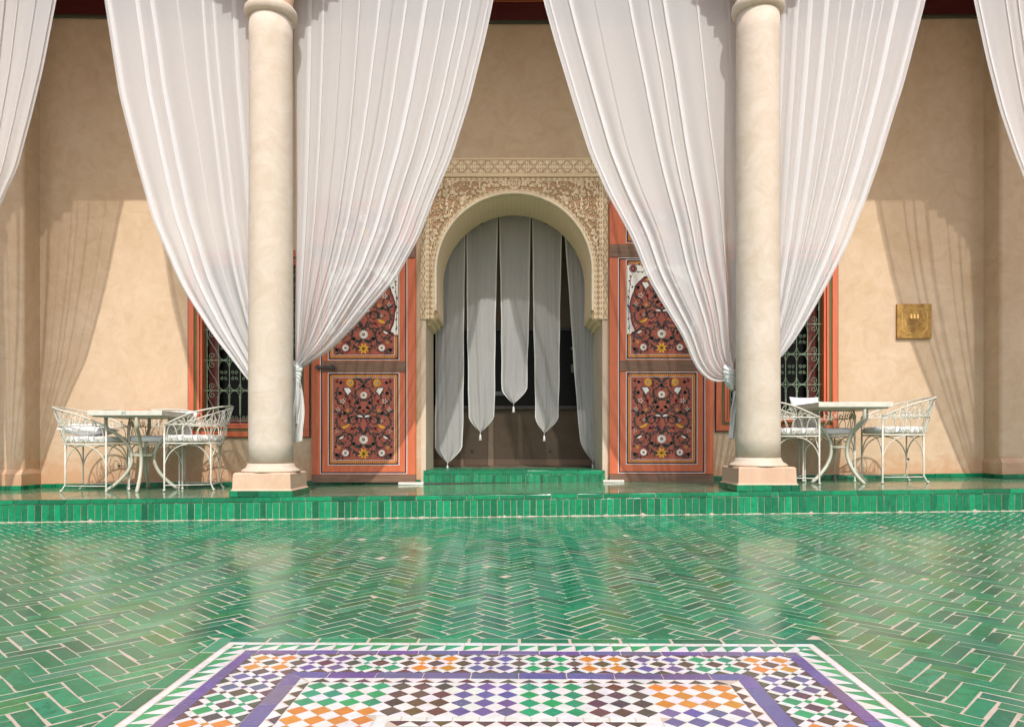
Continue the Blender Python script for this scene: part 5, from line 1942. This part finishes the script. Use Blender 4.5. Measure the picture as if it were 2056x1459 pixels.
    b.tube([(-.172, .168, .055), (.172, .168, .055)], .005, 5)
    b.build('braces', M['iron_white'], o, smooth=True)
    # cushion
    b = MB(); n = 36; rings = [(0, .452, .86), (.0, .452, .97), (0, .470, 1.0), (0, .498, .985), (0, .510, .90), (0, .514, .55)]
    outl = [U_(k / 26)[:2] for k in range(27)]
    outl = [(x * .96, y * .96 - .004) for x, y in outl] + [(.12, -.228), (-.12, -.228)]
    n = len(outl)
    for (_, z, k) in rings:
        for i, (x, y) in enumerate(outl): b.v.append((x * k, y * k, z + .003 * math.sin(i * 1.3 + z * 90))); b.t.append((1, 1, 1))
    for j in range(len(rings) - 1):
        for i in range(n):
            i2 = (i + 1) % n; b.f.append((j * n + i2, j * n + i, (j + 1) * n + i, (j + 1) * n + i2)); b.m.append(0)
    b.f.append(tuple(range(n))); b.m.append(0)
    b.f.append(tuple(reversed([(len(rings) - 1) * n + i for i in range(n)]))); b.m.append(0)
    b.build('seat_cushion', M['cushion'], o, smooth=True)
    return o


chair0 = make_chair()
spots = [(-3.95, 6.90, PI / 2 + .10, 'white wrought iron armchair at the far left, facing right, carrying a flat white pillow'),
         (-2.97, 6.90, -PI / 2 + .16, 'white wrought iron armchair right of the left table, its curved back towards the left column'),
         (-3.42, 7.16, .20, 'white wrought iron armchair behind the left table, back to the wall'),
         (2.58, 6.86, PI / 2 - .12, 'white wrought iron armchair half hidden behind the right column'),
         (3.57, 6.80, -PI / 2 - .08, 'white wrought iron armchair at the far right, below the brass plaque'),
         (3.03, 7.16, -.12, 'white wrought iron armchair behind the right table, below the right window')]
chairs = []
for i, (x, y, a, lab) in enumerate(spots):
    c = chair0 if i == 0 else copy_tree(chair0)
    c.location = (x, y, S * x + .002); c.rotation_euler = (0, 0, a); c['label'] = lab
    chairs.append(c)


def make_table():
    o = thing('garden_table', (0, 0, 0), 'square table', 'table', 'square painted garden tables with four curved legs')
    b = MB(); h_ = .335
    b.box(-h_, h_, -h_, h_, .690, .736); b.build('tabletop', M['iron_white'], o, bevel=.004)
    b = MB(); b.box(-h_ + .03, h_ - .03, -h_ + .03, h_ - .03, .678, .689); b.build('underframe', M['table_paint'], o)
    for q in range(4):
        a = math.radians(17) + q * PI / 2
        pr = [(.315, .680), (.315, .600), (.300, .575), (.235, .535), (.165, .475), (.115, .400), (.092, .320), (.100, .240), (.140, .160), (.205, .085), (.270, .030), (.305, .010)]
        pts = []
        for k in range(len(pr) - 1):
            for t_ in (0, .34, .67):
                pts.append((pr[k][0] + (pr[k + 1][0] - pr[k][0]) * t_, pr[k][1] + (pr[k + 1][1] - pr[k][1]) * t_))
        pts.append(pr[-1])
        P_ = np.array(pts); P_[4:-1] = (P_[3:-2] + P_[4:-1] + P_[5:]) / 3
        b = MB(); b.tube([(r_ * math.cos(a), r_ * math.sin(a), z) for r_, z in P_], .0165, 8)
        b.tube([(.305 * math.cos(a), .305 * math.sin(a), .012), (.305 * math.cos(a), .305 * math.sin(a), .0)], .015, 8)
        b.build('leg', M['table_paint'], o, smooth=True)
    b = MB(); b.lathe([(.075, .318), (.096, .322), (.096, .338), (.075, .342)], 24); b.build('leg_collar', M['table_paint'], o)
    return o


tb0 = make_table()
tb0.location = (-3.475, 6.90, S * -3.475 + .002)
tb0['label'] = 'square pale table on the left with a number on its edge and an orange menu'
tb1 = copy_tree(tb0); tb1.location = (3.085, 6.90, S * 3.085 + .002)
tb1['label'] = 'square pale table on the right, bare on top, near the brass plaque'
text('table_number', '30', .042, simple('green_ink', (.02, .16, .12), .5), tb0, (-.02 + .01, -.3356, .713), ex=.0004)
b = MB(); b.box(-.11, .11, -.08, .08, 0, .006)
mn = b.build('menu_card', simple('orange_menu_cover', (.62, .20, .08), .5)); mn.location = (-3.42, 6.72, .7395 + S * -3.42 + .002); mn.rotation_euler = (0, 0, .05)
tag(mn, 'thin orange menu lying on the left table', 'menu')
b = MB(); b.box(-.05, .05, -.07, .07, 0, .009)
mn = b.build('notebook', M['iron_dark']); mn.location = (-3.70, 6.78, .7395 + S * -3.70 + .002); mn.rotation_euler = (0, 0, -.2)
tag(mn, 'small dark notebook at the left end of the left table', 'notebook')


def pillow(w_, d_, t_, name='pillow'):
    b = MB(); n = 14
    for side in (1, -1):
        for j in range(n + 1):
            for i in range(n + 1):
                u = -1 + 2 * i / n; v = -1 + 2 * j / n
                pin = .07 * (1 - abs(u)) ** 1 * 0
                k = ((1 - abs(u) ** 2.6) * (1 - abs(v) ** 2.6)) ** .45
                edge = 1 - .05 * (math.sin(PI * abs(v)) if abs(u) > .9 else 0)
                b.v.append((u * w_ / 2 * (1 - .06 * (1 - v * v)), v * d_ / 2 * (1 - .06 * (1 - u * u)), side * (t_ / 2 * k + .002) + .004 * math.sin(u * 5 + v * 3) * k)); b.t.append((1, 1, 1))
    m_ = (n + 1) ** 2
    for s_ in (0, 1):
        for j in range(n):
            for i in range(n):
                a = s_ * m_ + j * (n + 1) + i
                f = (a, a + 1, a + n + 2, a + n + 1)
                b.f.append(f if s_ == 0 else f[::-1]); b.m.append(0)
    rim_ = [j * (n + 1) for j in range(n + 1)]
    def link(a, c):
        b.f.append((a, c, c + m_, a + m_)); b.m.append(0)
    for i in range(n):
        link(i + 1, i); link(n * (n + 1) + i, n * (n + 1) + i + 1); link(i * (n + 1), (i + 1) * (n + 1)); link((i + 1) * (n + 1) + n, i * (n + 1) + n)
    return b.build(name, M['cushion'], None, smooth=True)


p = pillow(.40, .36, .11); p.location = (-3.99, 6.90, .575 + S * -3.99); p.rotation_euler = (.05, .06, .1)
tag(p, 'flat white pillow lying on the seat of the far left armchair', 'pillow')
p = pillow(.32, .32, .12); p.location = (-3.28, 7.24, .62 + S * -3.3); p.rotation_euler = (1.15, 0, -.25)
tag(p, 'plump white pillow propped on the armchair behind the left table', 'pillow')
p = pillow(.30, .34, .11); p.location = (2.90, 7.22, .665 + S * 2.9); p.rotation_euler = (1.30, 0, .12)
tag(p, 'upright white pillow on the armchair between the right column and the right table', 'pillow')
